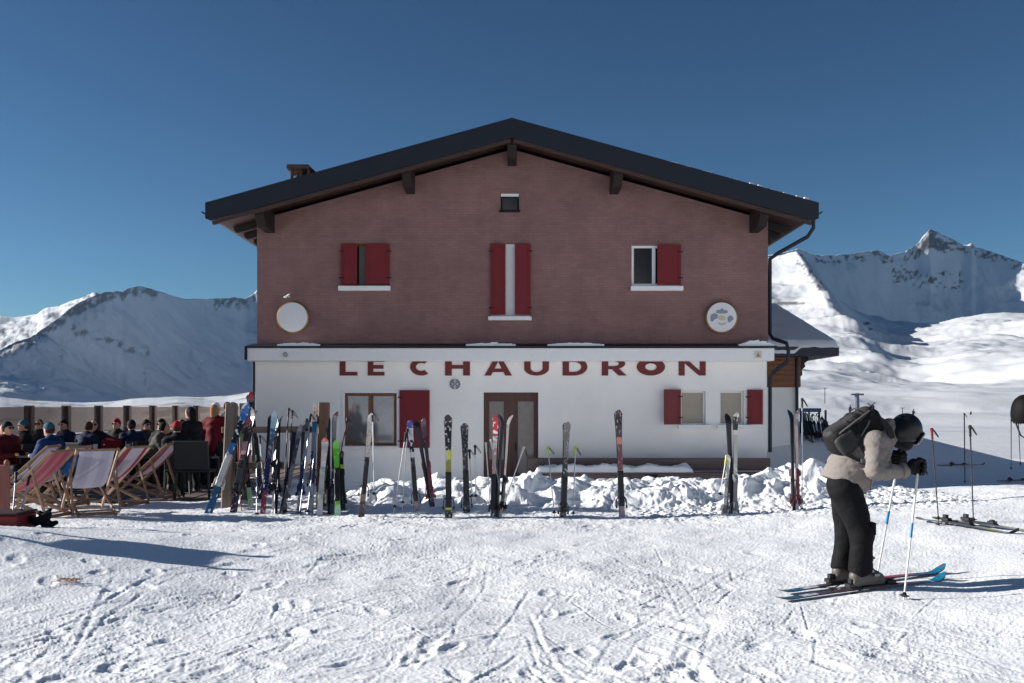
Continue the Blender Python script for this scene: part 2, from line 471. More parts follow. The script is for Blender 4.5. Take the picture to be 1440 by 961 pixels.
us = np.concatenate([np.linspace(-1.5, -.57, 90, endpoint=False), np.linspace(-.57, .57, 1320), np.linspace(.57, 1.5, 91)[1:]])
ys = np.concatenate([np.linspace(.6, 4, 30, endpoint=False), 1/np.linspace(1/4, 1/13.6, 400, endpoint=False),
                     np.linspace(13.6, 18.2, 235, endpoint=False), np.linspace(18.2, 44, 130)])
Y, U = np.meshgrid(ys, us, indexing='ij'); X = U*Y
print('ground', X.shape)
bk = bank_h(X, Y)
Z = base_h(X, Y)+bk
deck = (1-sstep(-5.3, -4.7, X))*sstep(17.3, 18.0, Y)
near = 1-sstep(24, 36, Y)
wx = X+.18*fbm(X*1.3, Y*1.3, 3, 3); wy = Y+.18*fbm(X*1.3+9, Y*1.3, 4, 3)
rough = (1-.85*deck)*near
Z += rough*(.045*fbm(X*.55, Y*.55, 21, 3)+.014*fbm(wx*1.7, wy*1.7, 22, 3))
# trodden texture: crumbs and chatter, stronger towards the heap and on the left
tram = np.clip(.55+.9*fbm(X*.35, Y*.35, 31, 3)+.5*sstep(11.5, 14.5, Y)-.3*sstep(3, 7, X), .15, 1.4)
cr = np.clip(.30-worley(wx*6.0, wy*6.0, 41), 0, 1)
cr2 = np.clip(.30-worley(wx*12+3, wy*12, 43), 0, 1)
fore = 1-.55*sstep(0, 1, (13.2-Y)/2)
cr3 = np.clip(.32-worley(wx*23, wy*23, 44), 0, 1)
Z += rough*tram*fore*(.011*cr+.015*cr2)+rough*(.4+.6*tram)*.018*cr3
Z += rough*tram*.0050*ridged(wx*4.2+.6*wy, wy*5.2, 51, 5, .65)
pit = np.clip(.26-worley(wx*3.3, wy*3.3, 47), 0, 1)
Z -= rough*np.clip(tram-.3, 0, 1)*.035*pit
# the heap: clods and blocks
bw = np.clip(bk/.22, 0, 1)
w1 = worley(wx*2.3, wy*2.6, 61); w2 = worley(wx*5.2+2, wy*5.6, 62); w3 = worley(wx*11, wy*11, 63)
def cap(wv, r): return np.sqrt(np.clip(r*r-wv*wv, 0, None))
w1b = worley(wx*1.5+5, wy*2.0, 66)
pm = np.clip(.5+1.5*fbm(wx*.9+4, wy*1.2, 70, 3), 0, 1.3)
Z += bw*(.20*cap(w1b, .75)*(.35+1.3*fbm(wx*1.1, wy*1.1, 67, 2))+.085*cap(w1, .55)*pm**2*.8+.04*cap(w2, .5)*pm**2+.02*cap(w3, .42)*pm-.06)
Z += bw*.21*fbm(wx*1.7, wy*2.0, 69, 4, .45)
Z += bw*.014*ridged(wx*4, wy*4, 64, 3, .5)
toe = (.35+.65*sstep(1.2, 2.5, X))*sstep(13.6, 14.8, Y)*(1-sstep(15.6, 16.6, Y))*sstep(-5, -3.5, X)*(1-sstep(6, 7.5, X))
Z += toe*(.06*cap(w2, .34)+.04*cap(w3, .36))
# edge marks of skis, boot prints
def stamp(x, y, fn, rad):
    i0, i1 = np.searchsorted(ys, [y-rad, y+rad])
    if i1 <= i0: return
    ylo = max(ys[i0], .7)
    j0, j1 = np.searchsorted(us, [min((x-rad)/ylo, (x-rad)/(y+rad)), max((x+rad)/ylo, (x+rad)/(y+rad))])
    if j1 <= j0: return
    sl_ = (slice(i0, i1), slice(j0, j1))
    Z[sl_] += fn(X[sl_]-x, Y[sl_]-y)
def groove(x, y, a, L, wdt, dep):
    c, s = math.cos(a), math.sin(a)
    def fn(dx, dy):
        u = dx*c+dy*s; v = -dx*s+dy*c
        e = 1-sstep(L*.35, L*.5, np.abs(u))
        return e*(-dep*np.exp(-(v/wdt)**2)+.55*dep*np.exp(-((v-2.1*wdt)/(1.0*wdt))**2))
    stamp(x, y, fn, L*.55+.15)
def boot(x, y, a, sc=1.0):
    c, s = math.cos(a), math.sin(a)
    def fn(dx, dy):
        u = dx*c+dy*s; v = -dx*s+dy*c
        q = np.sqrt((u/(.16*sc))**2+(v/(.065*sc))**2)
        return -.009*(1-sstep(.5, 1.2, q))+.003*np.exp(-((q-1.35)/.25)**2)
    stamp(x, y, fn, .36)
rr = random.Random(5)
for i in range(520):
    y = 1/rr.uniform(1/13.8, 1/4.2); x = rr.uniform(-.58, .58)*y
    if rr.random() < .55: a = rr.gauss(.85, .35) if x < 0 else rr.gauss(2.5, .6)
    else: a = rr.uniform(0, PI)
    groove(x, y, a, rr.uniform(.25, 1.2), rr.uniform(.008, .018), rr.uniform(.0015, .005))
for i in range(300):
    y = 1/rr.uniform(1/14.2, 1/4.4); x = rr.uniform(-.56, .45)*y
    if x > 1.5 and rr.random() < .6: continue
    boot(x, y, rr.uniform(0, PI), rr.uniform(.8, 1.1))
def track(pxs, dep, wdt, gauge=0.0):
    """a long ski track given by photo points on the snow; gauge > 0 draws the second ski beside it"""
    q = [((px-720)*F*1.6/(py-HY)/F, F*1.6/(py-HY)) for px, py in pxs]
    for g_ in ((0, gauge) if gauge else (0,)):
        for (x0, y0), (x1, y1) in zip(q[:-1], q[1:]):
            L_ = math.hypot(x1-x0, y1-y0); n_ = max(1, int(L_/.5)); an = math.atan2(y1-y0, x1-x0)
            for t_ in range(n_):
                f_ = (t_+.5)/n_
                groove(x0+(x1-x0)*f_-math.sin(an)*g_, y0+(y1-y0)*f_+math.cos(an)*g_, an, L_/n_*1.55, wdt, .5*dep*(.5+.8*rr.random()))
track([(692, 905), (716, 872), (742, 836)], .006, .016); track([(748, 868), (760, 905), (795, 955)], .007, .018); track([(770, 850), (752, 872)], .006, .016)
track([(95, 935), (128, 880), (160, 838)], .006, .018)
for pts_, dp in (([(-40, 930), (300, 850), (640, 800), (900, 775)], .005), ([(200, 960), (520, 850), (760, 790), (860, 760)], .005), ([(1300, 950), (1020, 870), (800, 830), (520, 800)], .004), ([(1460, 900), (1180, 890), (900, 870), (640, 880), (420, 930)], .005),
                 ([(60, 960), (150, 880), (260, 820), (420, 775)], .006), ([(560, 960), (640, 880), (680, 830), (690, 790)], .004), ([(980, 960), (1000, 880), (960, 820), (860, 775)], .004), ([(1440, 800), (1240, 800), (1040, 790), (820, 770)], .004), ([(0, 880), (220, 890), (460, 870), (700, 860)], .005), ([(860, 960), (900, 900), (1010, 830), (1080, 790)], .004)):
    track(pts_, dp, .018, .17)
# packed strip under the skier's skis
for (xa, ya, xb, yb) in ((2.2, 8.30, 3.86, 8.95), (2.3, 8.62, 4.0, 9.28)):
    i0, i1 = np.searchsorted(ys, [7.9, 9.7]); sl_ = (slice(i0, i1), slice(None))
    dx, dy = xb-xa, yb-ya; L_ = math.hypot(dx, dy); u = ((X[sl_]-xa)*dx+(Y[sl_]-ya)*dy)/L_; v = (-(X[sl_]-xa)*dy+(Y[sl_]-ya)*dx)/L_
    k_ = (1-sstep(.06, .14, np.abs(v)))*(1-sstep(L_*.5+.02, L_*.5+.15, np.abs(u-L_*.5)))
    tgt = .01+.085*np.clip(u/L_, 0, 1)-.012
    Z[sl_] = Z[sl_]*(1-k_)+tgt*k_
SN = snow_mat('snow')
g = grid_mesh('snow_ground', X, Y, Z, SN); g['kind'] = 'structure'
def gz(x, y):
    """height of the finished snow surface"""
    i = int(np.clip(np.searchsorted(ys, y), 1, len(ys)-1)); j = int(np.clip(np.searchsorted(us, x/y), 1, len(us)-1))
    return float(Z[i, j])

# far ground sheet that carries the place out to the foot of the mountains
r_ = np.concatenate([np.linspace(43, 120, 40), np.geomspace(121, 9000, 70)]); a_ = np.linspace(-1.5, 1.5, 160)
R2, A2 = np.meshgrid(r_, a_, indexing='ij'); X2 = A2*R2
gi = np.array([base_h(a_*44, np.full_like(a_, 44.0))])
fade = np.exp(-(R2-43)/22)
Z2 = gi*fade+(1-fade)*(-9-.012*(R2-43).clip(0, 800))+1.4*(1-fade)*fbm(X2*.02, R2*.02, 71, 4)
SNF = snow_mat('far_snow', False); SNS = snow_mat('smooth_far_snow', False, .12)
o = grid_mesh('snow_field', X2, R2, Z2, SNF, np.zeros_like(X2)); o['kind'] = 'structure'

# the unseen snow plain behind and beside us, added to bounce light forward
rb = np.concatenate([np.linspace(.5, 12, 24, endpoint=False), np.geomspace(12, 1200, 60)]); ab = np.linspace(math.atan(1.5), 2*PI-math.atan(1.5), 140)
RB, AB = np.meshgrid(rb, ab, indexing='ij'); XB, YB2 = RB*np.sin(AB), RB*np.cos(AB)
ZB = base_h(XB, np.maximum(YB2, .6))*np.exp(-np.maximum(-YB2, 0)/6)+.05*fbm(XB*.5, YB2*.5, 73, 4)+RB*.01*fbm(XB*.01, YB2*.01, 75, 3)
o = grid_mesh('snow_field', XB, YB2, ZB, SN); o['kind'] = 'structure'
rm = np.linspace(0, 1.3, 40); am = np.linspace(1.75, 2*PI-2.0, 260)  # unseen mountain behind the camera, added to throw light back on the house
RM, AM = np.meshgrid(rm, am, indexing='ij'); RR_ = 900+1500*RM
XM, YM = RR_*np.sin(AM), RR_*np.cos(AM)
ZM = np.where(RM < 1, RM**1.3, 1-1.2*(RM-1))*(560+240*fbm(AM*2.1, AM*0, 95, 5))+70*np.clip(RM*3, 0, 1)*(ridged(XM/420, YM/420, 96, 6)-.8)+6
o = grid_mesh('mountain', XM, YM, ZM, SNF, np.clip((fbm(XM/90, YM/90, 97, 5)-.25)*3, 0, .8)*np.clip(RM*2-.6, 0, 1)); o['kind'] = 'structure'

# ================================================================== mountains
def mountain(name, sky, d0, d1, ybase, p, amp, rows=170, step=2.2, px0=-900, px1=2400, seed=1, rockfn=None, nscale=500., back=.5, warp=.5, ridgey=0.0, env=None, sky2=None, gain=.47, aniso=False, mm=None):
    px = np.arange(px0, px1, step)
    sx, sy = zip(*sky); top = np.interp(px, sx, sy)
    top = top+(1.6*fbm(px*.05, px*0, seed+90, 4)+1.5*np.abs(fbm(px*.16, px*0+.4, seed+91, 3)))*(1 if ridgey else .2)
    D1 = np.interp(px, *zip(*d1)) if hasattr(d1, '__len__') else np.full_like(px, d1)
    D0 = np.interp(px, *zip(*d0)) if hasattr(d0, '__len__') else np.full_like(px, d0)
    YB = np.interp(px, *zip(*ybase)) if hasattr(ybase, '__len__') else np.full_like(px, ybase)
    step_ = step
    t = np.concatenate([np.linspace(0, 1, rows)**1.35, 1+back*np.linspace(0, 1, 14)[1:]])
    def smooth(a, wpx):
        k = max(3, int(wpx/step)) | 1; q = np.hanning(k+2)[1:-1]; q /= q.sum()
        return np.convolve(np.pad(a, k//2, mode='edge'), q, 'valid')
    D1 = smooth(D1, 150); D0 = smooth(D0, 150); YB = smooth(YB, 150)
    T, PX = np.meshgrid(t, px, indexing='ij')
    D = D0+(D1-D0)*T
    z1 = HC+(HY-top)/F*D1; z0 = HC+(HY-YB)/F*D0
    pr = np.where(T <= 1, np.clip(T, 0, 1)**p, 1-1.1*(T-1)/back)
    if sky2:
        z1s = HC+(HY-smooth(np.interp(px, *zip(*sky2)), 70))/F*D1
        PS = PX-170*np.clip(1-T, 0, 1)
        dz = np.interp(PS, px, z1-z1s)
        Zm = z0+(z1s-z0)*pr+dz*np.clip(T, 0, 1)**3.5*np.where(T > 1, pr, 1)
    else: Zm = z0+(z1-z0)*pr
    Xm = (PX-720)*D/F
    wxm = Xm+warp*nscale*.5*fbm(Xm/nscale, D/nscale, seed+3, 3); wym = D+warp*nscale*.5*fbm(Xm/nscale+7, D/nscale, seed+4, 3)
    e = sstep(0, .25, T)*(1-.75*sstep(.8, 1.0, T)) if env is None else env(T, PX)
    lim = np.minimum(1, D/900.)
    if aniso:
        ua = (.62*wxm-.78*wym)/(nscale*2.6); ub = (.78*wxm+.62*wym)/nscale
        n = fbm(ua, ub, seed, 6, gain)+.45*fbm(Xm/nscale*2.2, D/nscale*1.5, seed+2, 4, gain)
    else: n = fbm(wxm/nscale, wym/nscale, seed, 7, gain)
    if ridgey: n = (1-ridgey)*n+ridgey*(ridged(wxm/nscale*1.3, wym/nscale*1.3, seed+8, 6, .52)-.8)
    Zm = Zm+amp*e*lim*n
    YP = HY-(Zm-HC)*F/D
    gzy, gzx = np.gradient(Zm)
    gd = np.gradient(D, axis=0); gx = np.gradient(Xm, axis=1)
    slope = np.hypot(gzy/np.maximum(gd, 1e-3), gzx/np.maximum(gx, 1e-3))
    rk = rockfn(PX, YP, top[None, :]+0*PX, Xm, D, slope) if rockfn else np.zeros_like(PX)
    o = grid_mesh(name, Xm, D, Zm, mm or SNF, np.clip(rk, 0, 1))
    o['kind'] = 'structure'
    return o

# left: a long ridge running away from us, its face turned from the sun
def rock_left(px, py, top, x, d, sl):
    n = fbm(px*.05, py*.09, 5, 5, .6); n2 = fbm(px*.16, py*.10, 6, 4, .6)
    crest = (1-sstep(3, 26, py-top))*sstep(-80, 40, px)*(1-sstep(215, 232, px))
    bandc = np.interp(px, [100, 130, 170, 215], [462, 472, 484, 502])
    band = np.exp(-((py-bandc-5*fbm(px*.08, px*0, 9, 3))/9)**2)*np.clip(.55+1.3*fbm(px*.09, py*.12, 8, 4), 0, 1)*sstep(88, 105, px)*(1-sstep(205, 222, px))
    crest2 = (1-sstep(6, 26, py-top))*sstep(292, 305, px)*.9
    lone = np.exp(-((px-205-.25*(py-530))/6)**2-((py-535)/14)**2)*.5
    return sstep(.40, .75, crest*.75+.55*n*crest+.5*n2*crest)*.85+sstep(.30, .75, band*.9+.8*n2*band+.3*n)*.75+sstep(.3, .6, crest2*.6+.7*n2)*crest2+lone*sstep(.1, .3, n2)
mountain('mountain', [(-900, 530), (-400, 545), (-150, 520), (-60, 508), (0, 496), (40, 478), (62, 462), (85, 446), (105, 432), (130, 420), (150, 411), (172, 409), (182, 404), (196, 402), (210, 406), (225, 413), (240, 416), (262, 421), (280, 421), (300, 420), (325, 418), (345, 420), (358, 412), (372, 398), (420, 372), (560, 352), (700, 420), (900, 540)],
         [(-900, 810), (-200, 1280), (0, 1690), (190, 2630), (300, 3440), (420, 4320), (900, 5200)], [(-900, 1210), (-200, 1750), (0, 2430), (60, 2970), (130, 3700), (196, 4450), (300, 5500), (420, 6450), (900, 7000)], 567, 2.0, 55, seed=12, px1=1000, rockfn=rock_left, nscale=560., ridgey=.3)
def rock_far(px, py, top, x, d, sl):
    n = fbm(px*.11, py*.19, 15, 5, .65)
    return sstep(.05, .5, n+.2-.01*np.abs(py-top-14))*(1-sstep(25, 45, py-top))*.8
mountain('mountain', [(-900, 470), (-200, 462), (0, 458), (22, 452), (45, 447), (62, 437), (80, 432), (100, 424), (118, 418), (133, 411), (146, 418), (170, 430), (300, 470), (900, 540)],
         4300, 5200, 540, 1.0, 60, rows=60, seed=32, px1=165, rockfn=rock_far, nscale=500., ridgey=.5)
mountain('mountain', [(-900, 452), (-300, 448), (-60, 444), (0, 443), (20, 445), (45, 442), (75, 440), (120, 440), (300, 455), (900, 540)],
         5300, 6100, 530, 1.0, 60, rows=40, seed=36, px1=150, nscale=900.)
# the near rise beyond the windbreak, in the sun
mountain('hillside', [(-900, 572), (-200, 560), (0, 557), (40, 562), (80, 565), (120, 567), (160, 565), (185, 561), (215, 559), (250, 557), (285, 558), (320, 556), (350, 551), (420, 545), (560, 545), (900, 560), (1000, 590)],
         48, [(-900, 150), (0, 190), (350, 230), (1000, 260)], [(-900, 690), (1000, 660)], 1.25, 5.0, rows=150, seed=52, px1=1000, nscale=34., step=2.6, mm=SNS,
         rockfn=lambda px, py, top, x, d, sl: sstep(.16, .42, fbm(x*.09, d*.05, 57, 5, .6))*.7)
# right: the shaded corrie and its rocky crest
def rock_right(px, py, top, x, d, sl):
    n = fbm(px*.055, py*.085, 25, 5, .6); n2 = fbm(px*.17, py*.15, 26, 4, .6)
    dy = py-top
    crest = (1-sstep(2, 26, dy))*sstep(1130, 1150, px)*.55
    peak = np.exp(-((px-1312)/22)**2-((dy-15)/11)**2)*1.2
    belt = np.exp(-((py-392-.05*(px-1290))/17)**2)*sstep(1225, 1262, px)*(1-sstep(1345, 1372, px))*.8
    a = crest*(.8+1.1*n+.8*n2)+peak*(.75+.6*n2)+belt*(.42+1.0*n+1.1*n2)
    return sstep(.38, .62, a)
mountain('mountain', [(430, 500), (500, 400), (620, 300), (760, 225), (860, 238), (940, 300), (1000, 352), (1060, 366), (1122, 352), (1140, 360), (1160, 362), (1190, 361), (1215, 356), (1235, 354), (1252, 360), (1272, 355), (1288, 346), (1298, 334), (1308, 324), (1316, 328), (1326, 334), (1340, 339), (1355, 347), (1367, 342), (1372, 349), (1390, 355), (1405, 359), (1430, 369), (1470, 378), (1550, 392), (1700, 430), (2100, 520), (2400, 560)],  # the peak hidden by the house is made up, raised to shade the corrie
         [(-200, 1900), (760, 2400), (1122, 2900), (1320, 3600), (1440, 3500), (1700, 3000), (2400, 2600)], [(-200, 2500), (760, 2950), (1122, 3500), (1320, 4250), (1400, 4250), (1500, 3950), (1700, 3700), (2400, 3500)], 556, 1.2, 60, seed=22, px0=430, rockfn=rock_right, nscale=460., ridgey=.55)
# right: the sunlit spur in front of it, rolling down to us
def rock_spur(px, py, top, x, d, sl):
    n = fbm(px*.12, py*.2, 45, 4, .6)
    s = np.exp(-((px-1108)/24)**2-((py-427)/3.0)**2)*.9
    s2 = np.exp(-((px-1219)/7)**2-((py-455)/3)**2)*.8+np.exp(-((px-1224)/4)**2-((py-463)/2.5)**2)*.8+np.exp(-((px-1214)/4)**2-((py-479)/2)**2)*.6
    s3 = np.exp(-((px-1118)/12)**2-((py-372)/3.0)**2)*.6
    fl = np.exp(-((px-1126-.62*(py-362))/9)**2)*sstep(352, 362, py)*(1-sstep(400, 424, py))*(.35+1.5*n)
    return sstep(.3, .5, s+s3*(.6+n)+.4*n*s)*.9+sstep(.3, .6, s2)+sstep(.2, .6, fl)*.8
mountain('mountain', [(300, 560), (600, 500), (900, 380), (1000, 366), (1060, 364), (1082, 361), (1100, 357), (1120, 351), (1130, 357), (1142, 370), (1152, 386), (1163, 402), (1178, 417), (1198, 432), (1222, 444), (1250, 451), (1290, 455), (1320, 454), (1345, 448), (1375, 444), (1410, 441), (1440, 441), (1500, 440), (1700, 452), (2100, 530), (2400, 580)],
         [(300, 60), (2400, 56)], [(300, 2600), (1100, 2550), (1160, 2400), (1250, 2150), (1440, 1900), (2400, 1900)], [(300, 660), (1440, 668), (2400, 690)], 1.75, 19, rows=260, seed=42, px0=560, step=1.8, rockfn=rock_spur, nscale=200., warp=.9, gain=.5, aniso=True, mm=SNS,
         sky2=[(300, 480), (900, 420), (1060, 424), (1130, 428), (1165, 432), (1205, 441), (1240, 449), (1290, 455), (1320, 454), (1345, 448), (1375, 444), (1440, 441), (1700, 452), (2100, 530), (2400, 580)],
         env=lambda T, PX: sstep(0.005, .12, T)*(1-.6*sstep(.85, 1, T)))
# ================================================================== materials used by the built things
PLASTER = mat('white_plaster', (.90, .88, .845), .8, var=.07, scale=.7, bump=.25, bscale=60)
PAINTW = mat('white_paint', (.87, .87, .86), .5, var=.03)
BRICK = brick_mat()
TIN = mat('dark_sheet_metal', C(27, 33, 44), .5, .2, var=.10, scale=2.0)
TIN2 = mat('gutter_metal', C(42, 46, 55), .4, .5, var=.12, scale=3.0)
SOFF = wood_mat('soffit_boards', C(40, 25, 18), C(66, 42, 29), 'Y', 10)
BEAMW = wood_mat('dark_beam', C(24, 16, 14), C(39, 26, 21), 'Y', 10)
TRIMW = wood_mat('brown_trim', C(52, 34, 27), C(74, 50, 38), 'X', 10)
RED = mat('red_paint', C(116, 20, 30), .5, var=.10, scale=3.0, bump=.08, bscale=90)
RED2 = mat('faded_red_paint', C(118, 44, 48), .55, var=.12, scale=3.0, bump=.08, bscale=90)
LETTER = mat('letter_paint', C(112, 44, 46), .6, var=.12, scale=5)
GLASS = mat('window_glass', C(20, 25, 32), .05, var=.1, spec=.3)
CURT = mat('cream_blind', C(166, 156, 140), .35, var=.06, scale=2, coat=.25)
BROWNF = wood_mat('brown_frame', C(96, 58, 36), C(132, 84, 54), 'Z', 10)
DOORW = wood_mat('door_wood', C(74, 50, 44), C(98, 70, 62), 'Z', 8)
DOORG = mat('door_glass', C(132, 124, 120), .12, var=.1, coat=.3)
IRON = mat('black_iron', C(28, 28, 30), .5, .6, var=.1)
STONE = mat('chimney_render', C(92, 72, 64), .9, var=.2, scale=4, bump=.4)
DARKIN = mat('dark_recess', C(30, 26, 25), .8, var=.1)
SNOWP = mat('lying_snow', (.84, .86, .88), .6, var=.03, bump=.7, bscale=22)
D = 28.84; S = F/D
def wx_(px): return (px-720)/S
def wz_(py): return HC-(py-HY)/S
G0 = -.62   # foot of the house wall

def holes_wall(mb, y, zb, ztop, x0, x1, holes, extra=()):
    xs = sorted(set([x0, x1]+[h[0] for h in holes]+[h[1] for h in holes]+list(extra)))
    for a, b in zip(xs[:-1], xs[1:]):
        hs = sorted([h for h in holes if h[0] <= a+1e-6 and h[1] >= b-1e-6], key=lambda h: h[2])
        cur = (zb, zb)
        for h in hs:
            mb.raw([(a, y, cur[0]), (b, y, cur[1]), (b, y, h[2]), (a, y, h[2])], [(0, 1, 2, 3)]); cur = (h[3], h[3])
        mb.raw([(a, y, cur[0]), (b, y, cur[1]), (b, y, ztop(b)), (a, y, ztop(a))], [(0, 1, 2, 3)])
    for (a, b, c, d, r) in holes:
        mb.raw([(a, y, c), (b, y, c), (b, y, d), (a, y, d), (a, y+r, c), (b, y+r, c), (b, y+r, d), (a, y+r, d)],
               [(0, 4, 5, 1), (1, 5, 6, 2), (2, 6, 7, 3), (3, 7, 4, 0)])

CH = thing('chalet', 'two storey mountain restaurant, white below and brick above, under a dark gable roof', 'building', (0, D, G0))
O = CH.location
def B(): return MB(O)
DB = 41.5                                        # back of the house
XL, XR = wx_(361.5), wx_(1080)
RIDGE = 9.46; SL = .277
def roof_top(x): return RIDGE-SL*abs(x)
# --- walls
up = [(wx_(480), wx_(548), wz_(402.5), wz_(343), .22), (wx_(690), wx_(746), wz_(445), wz_(343), .22), (wx_(888), wx_(957), wz_(402.5), wz_(345), .22), (wx_(704), wx_(730), wz_(297), wz_(272), .18)]
m = B(); holes_wall(m, D, wz_(487), lambda x: roof_top(x)-.42, XL, XR, up, extra=(0,))
m.raw([(XL, D, 3.3), (XL, DB, 3.3), (XL, DB, roof_top(XL)-.3), (XL, D, roof_top(XL)-.42)], [(0, 1, 2, 3)])
m.raw([(XR, D, 3.3), (XR, DB, 3.3), (XR, DB, roof_top(XR)-.3), (XR, D, roof_top(XR)-.42)], [(0, 1, 2, 3)])
m.raw([(XL, DB, G0), (XR, DB, G0), (XR, DB, roof_top(XR)-.3), (0, DB, RIDGE-.3), (XL, DB, roof_top(XL)-.3)], [(0, 1, 2, 3, 4)])
def build_raw(mb, name, mm, parent):
    me = bpy.data.meshes.new(name); me.from_pydata([tuple(v) for v in mb.v], [], mb.f); return link(name, me, mm, parent)
build_raw(m, 'brick_wall', BRICK, CH)
XL2, XR2 = wx_(359.5), wx_(1078)
low = [(wx_(485), wx_(558), wz_(627), wz_(553), .14), (wx_(680), wx_(757), G0, wz_(552), .35), (wx_(957), wx_(992), wz_(598), wz_(550), .22), (wx_(1012), wx_(1046), wz_(598), wz_(550), .22)]
m = B(); holes_wall(m, D-.03, G0, lambda x: 3.42, XL2, XR2, low)
for x in (XL2, XR2): m.raw([(x, D-.03, G0), (x, DB, G0), (x, DB, 3.42), (x, D-.03, 3.42)], [(0, 1, 2, 3)])
m.box((XL2+.01, D-.029, 3.41), (XR2-.01, D+.4, 3.42))
build_raw(m, 'plaster_wall', PLASTER, CH)
# --- the ledge between the storeys
LX0, LX1 = (345-720)*28.34/F, (1091-720)*28.34/F
m = B(); m.box((LX0+.06, 28.30, 2.955), (LX1-.05, D-.032, 3.31)); led = m.build('ledge', PAINTW, CH, bevel=.012)
m = B(); m.box((LX0, 28.25, 3.313), (LX1+.02, D+.02, 3.36)); m.box((LX0, 28.25, 2.98), (LX0+.05, D-.04, 3.312))
m.raw([(LX0, 28.25, 3.36), (LX1, 28.25, 3.36), (LX1-.1, D-.002, 3.47), (LX0+.1, D-.002, 3.47)], [(0, 1, 2, 3)])
m.build('ledge_flashing', TIN, led)
for a, b, h in ((LX0+.9, LX0+2.1, .05), (-1.3, .1, .05), (1.0, 2.6, .04), (6.4, LX1-.05, .10)):
    n = 14; m = B()
    for k in range(n):
        x0 = a+(b-a)*k/n; x1 = a+(b-a)*(k+1)/n; hh = h*(.5+rr.random())*math.sin(PI*(k+.5)/n)+.012
        m.box((x0, 28.30, 3.362), (x1, D-.1, 3.40+hh))
    m.build('ledge_snow', SNOWP, led)
# --- roof
YF = 27.3; YB_ = DB+.9; XE = 8.3; TH = .11
def roof_pt(x, dz): return roof_top(x)+dz
m = B()
for s in (-1, 1):
    vs = [(0, YF, RIDGE), (s*XE, YF, roof_top(XE)), (s*XE, YB_, roof_top(XE)), (0, YB_, RIDGE)]
    m.raw(vs+[(v[0], v[1], v[2]-TH) for v in vs], [(0, 1, 2, 3), (7, 6, 5, 4), (0, 4, 5, 1), (1, 5, 6, 2), (2, 6, 7, 3), (3, 7, 4, 0)])
    for k in range(9):      # standing seams
        y = YF+.8+k*1.6
        m.beam((s*.15, y, roof_top(.15)+.015), (s*XE*.995, y, roof_top(XE*.995)+.015), .03, .03)
roof = m.build('roof', TIN, CH)
m = B()
for s in (-1, 1):           # deep dark barge boards, each butting at the ridge
    m.raw([(0, YF-.06, RIDGE+.03), (s*(XE+.02), YF-.06, roof_top(XE)+.03), (s*(XE+.02), YF-.06, roof_top(XE)-.40), (s*(XE-.12), YF-.06, roof_top(XE)-.46), (0, YF-.06, RIDGE-.51),
           (0, YF-.004, RIDGE+.03), (s*(XE+.02), YF-.004, roof_top(XE)+.03), (s*(XE+.02), YF-.004, roof_top(XE)-.40), (s*(XE-.12), YF-.004, roof_top(XE)-.46), (0, YF-.004, RIDGE-.51)],
          [(0, 1, 2, 3, 4), (9, 8, 7, 6, 5), (0, 5, 6, 1), (1, 6, 7, 2), (2, 7, 8, 3), (3, 8, 9, 4)])
m.build('barge_board', TIN, roof)
m = B()
for s in (-1, 1):
    m.beam((s*.04, YF+.03, RIDGE-.565), (s*(XE-.16), YF+.03, roof_top(XE-.16)-.56), .10, .10)
m.build('barge_trim', TRIMW, roof)
m = B()                      # snow left on the right slope
for k in range(40):
    x0 = 3.6+k*.115; hh = .02+.05*rr.random()*(.4+k/40)
    a, b = x0, x0+.115
    m.raw([(a, YF+.02, roof_top(a)+.012), (b, YF+.02, roof_top(b)+.012), (b, YF+3.0, roof_top(b)+.012), (a, YF+3.0, roof_top(a)+.012),
           (a, YF+.05, roof_top(a)+.03+hh), (b, YF+.05, roof_top(b)+.03+hh), (b, YF+3.0, roof_top(b)+.06+hh), (a, YF+3.0, roof_top(a)+.06+hh)],
          [(0, 3, 2, 1), (4, 5, 6, 7), (0, 1, 5, 4), (1, 2, 6, 5), (2, 3, 7, 6), (3, 0, 4, 7)])
m.build('roof_snow', SNOWP, roof)
m = B()
for s in (-1, 1):           # boarded soffit
    q = .30
    vs = [(0, YF, RIDGE-q), (s*(XE-.05), YF, roof_top(XE-.05)-q), (s*(XE-.05), YB_-.05, roof_top(XE-.05)-q), (0, YB_-.05, RIDGE-q)]
    m.raw(vs+[(v[0], v[1], v[2]+.04) for v in vs], [(0, 1, 2, 3), (7, 6, 5, 4), (0, 4, 5, 1), (1, 5, 6, 2), (2, 6, 7, 3), (3, 7, 4, 0)])
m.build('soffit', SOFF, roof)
for s in (-1, 1):           # rafter tails along the eaves
    for k in range(11):
        y = D+.55+k*1.12
        m = B(); xa, xb = s*(abs(XL)-.1), s*(XE-.18)
        m.raw([(xa, y-.06, roof_top(xa)-.315), (xb, y-.06, roof_top(xb)-.315), (xb, y-.06, roof_top(xb)-.40), (xb-s*.1, y-.06, roof_top(xb)-.48), (xa, y-.06, roof_top(xa)-.52),
               (xa, y+.06, roof_top(xa)-.315), (xb, y+.06, roof_top(xb)-.315), (xb, y+.06, roof_top(xb)-.40), (xb-s*.1, y+.06, roof_top(xb)-.48), (xa, y+.06, roof_top(xa)-.52)],
              [(0, 1, 2, 3, 4), (9, 8, 7, 6, 5), (0, 5, 6, 1), (1, 6, 7, 2), (2, 7, 8, 3), (3, 8, 9, 4), (4, 9, 5, 0)])
        m.build('rafter', BEAMW, roof)
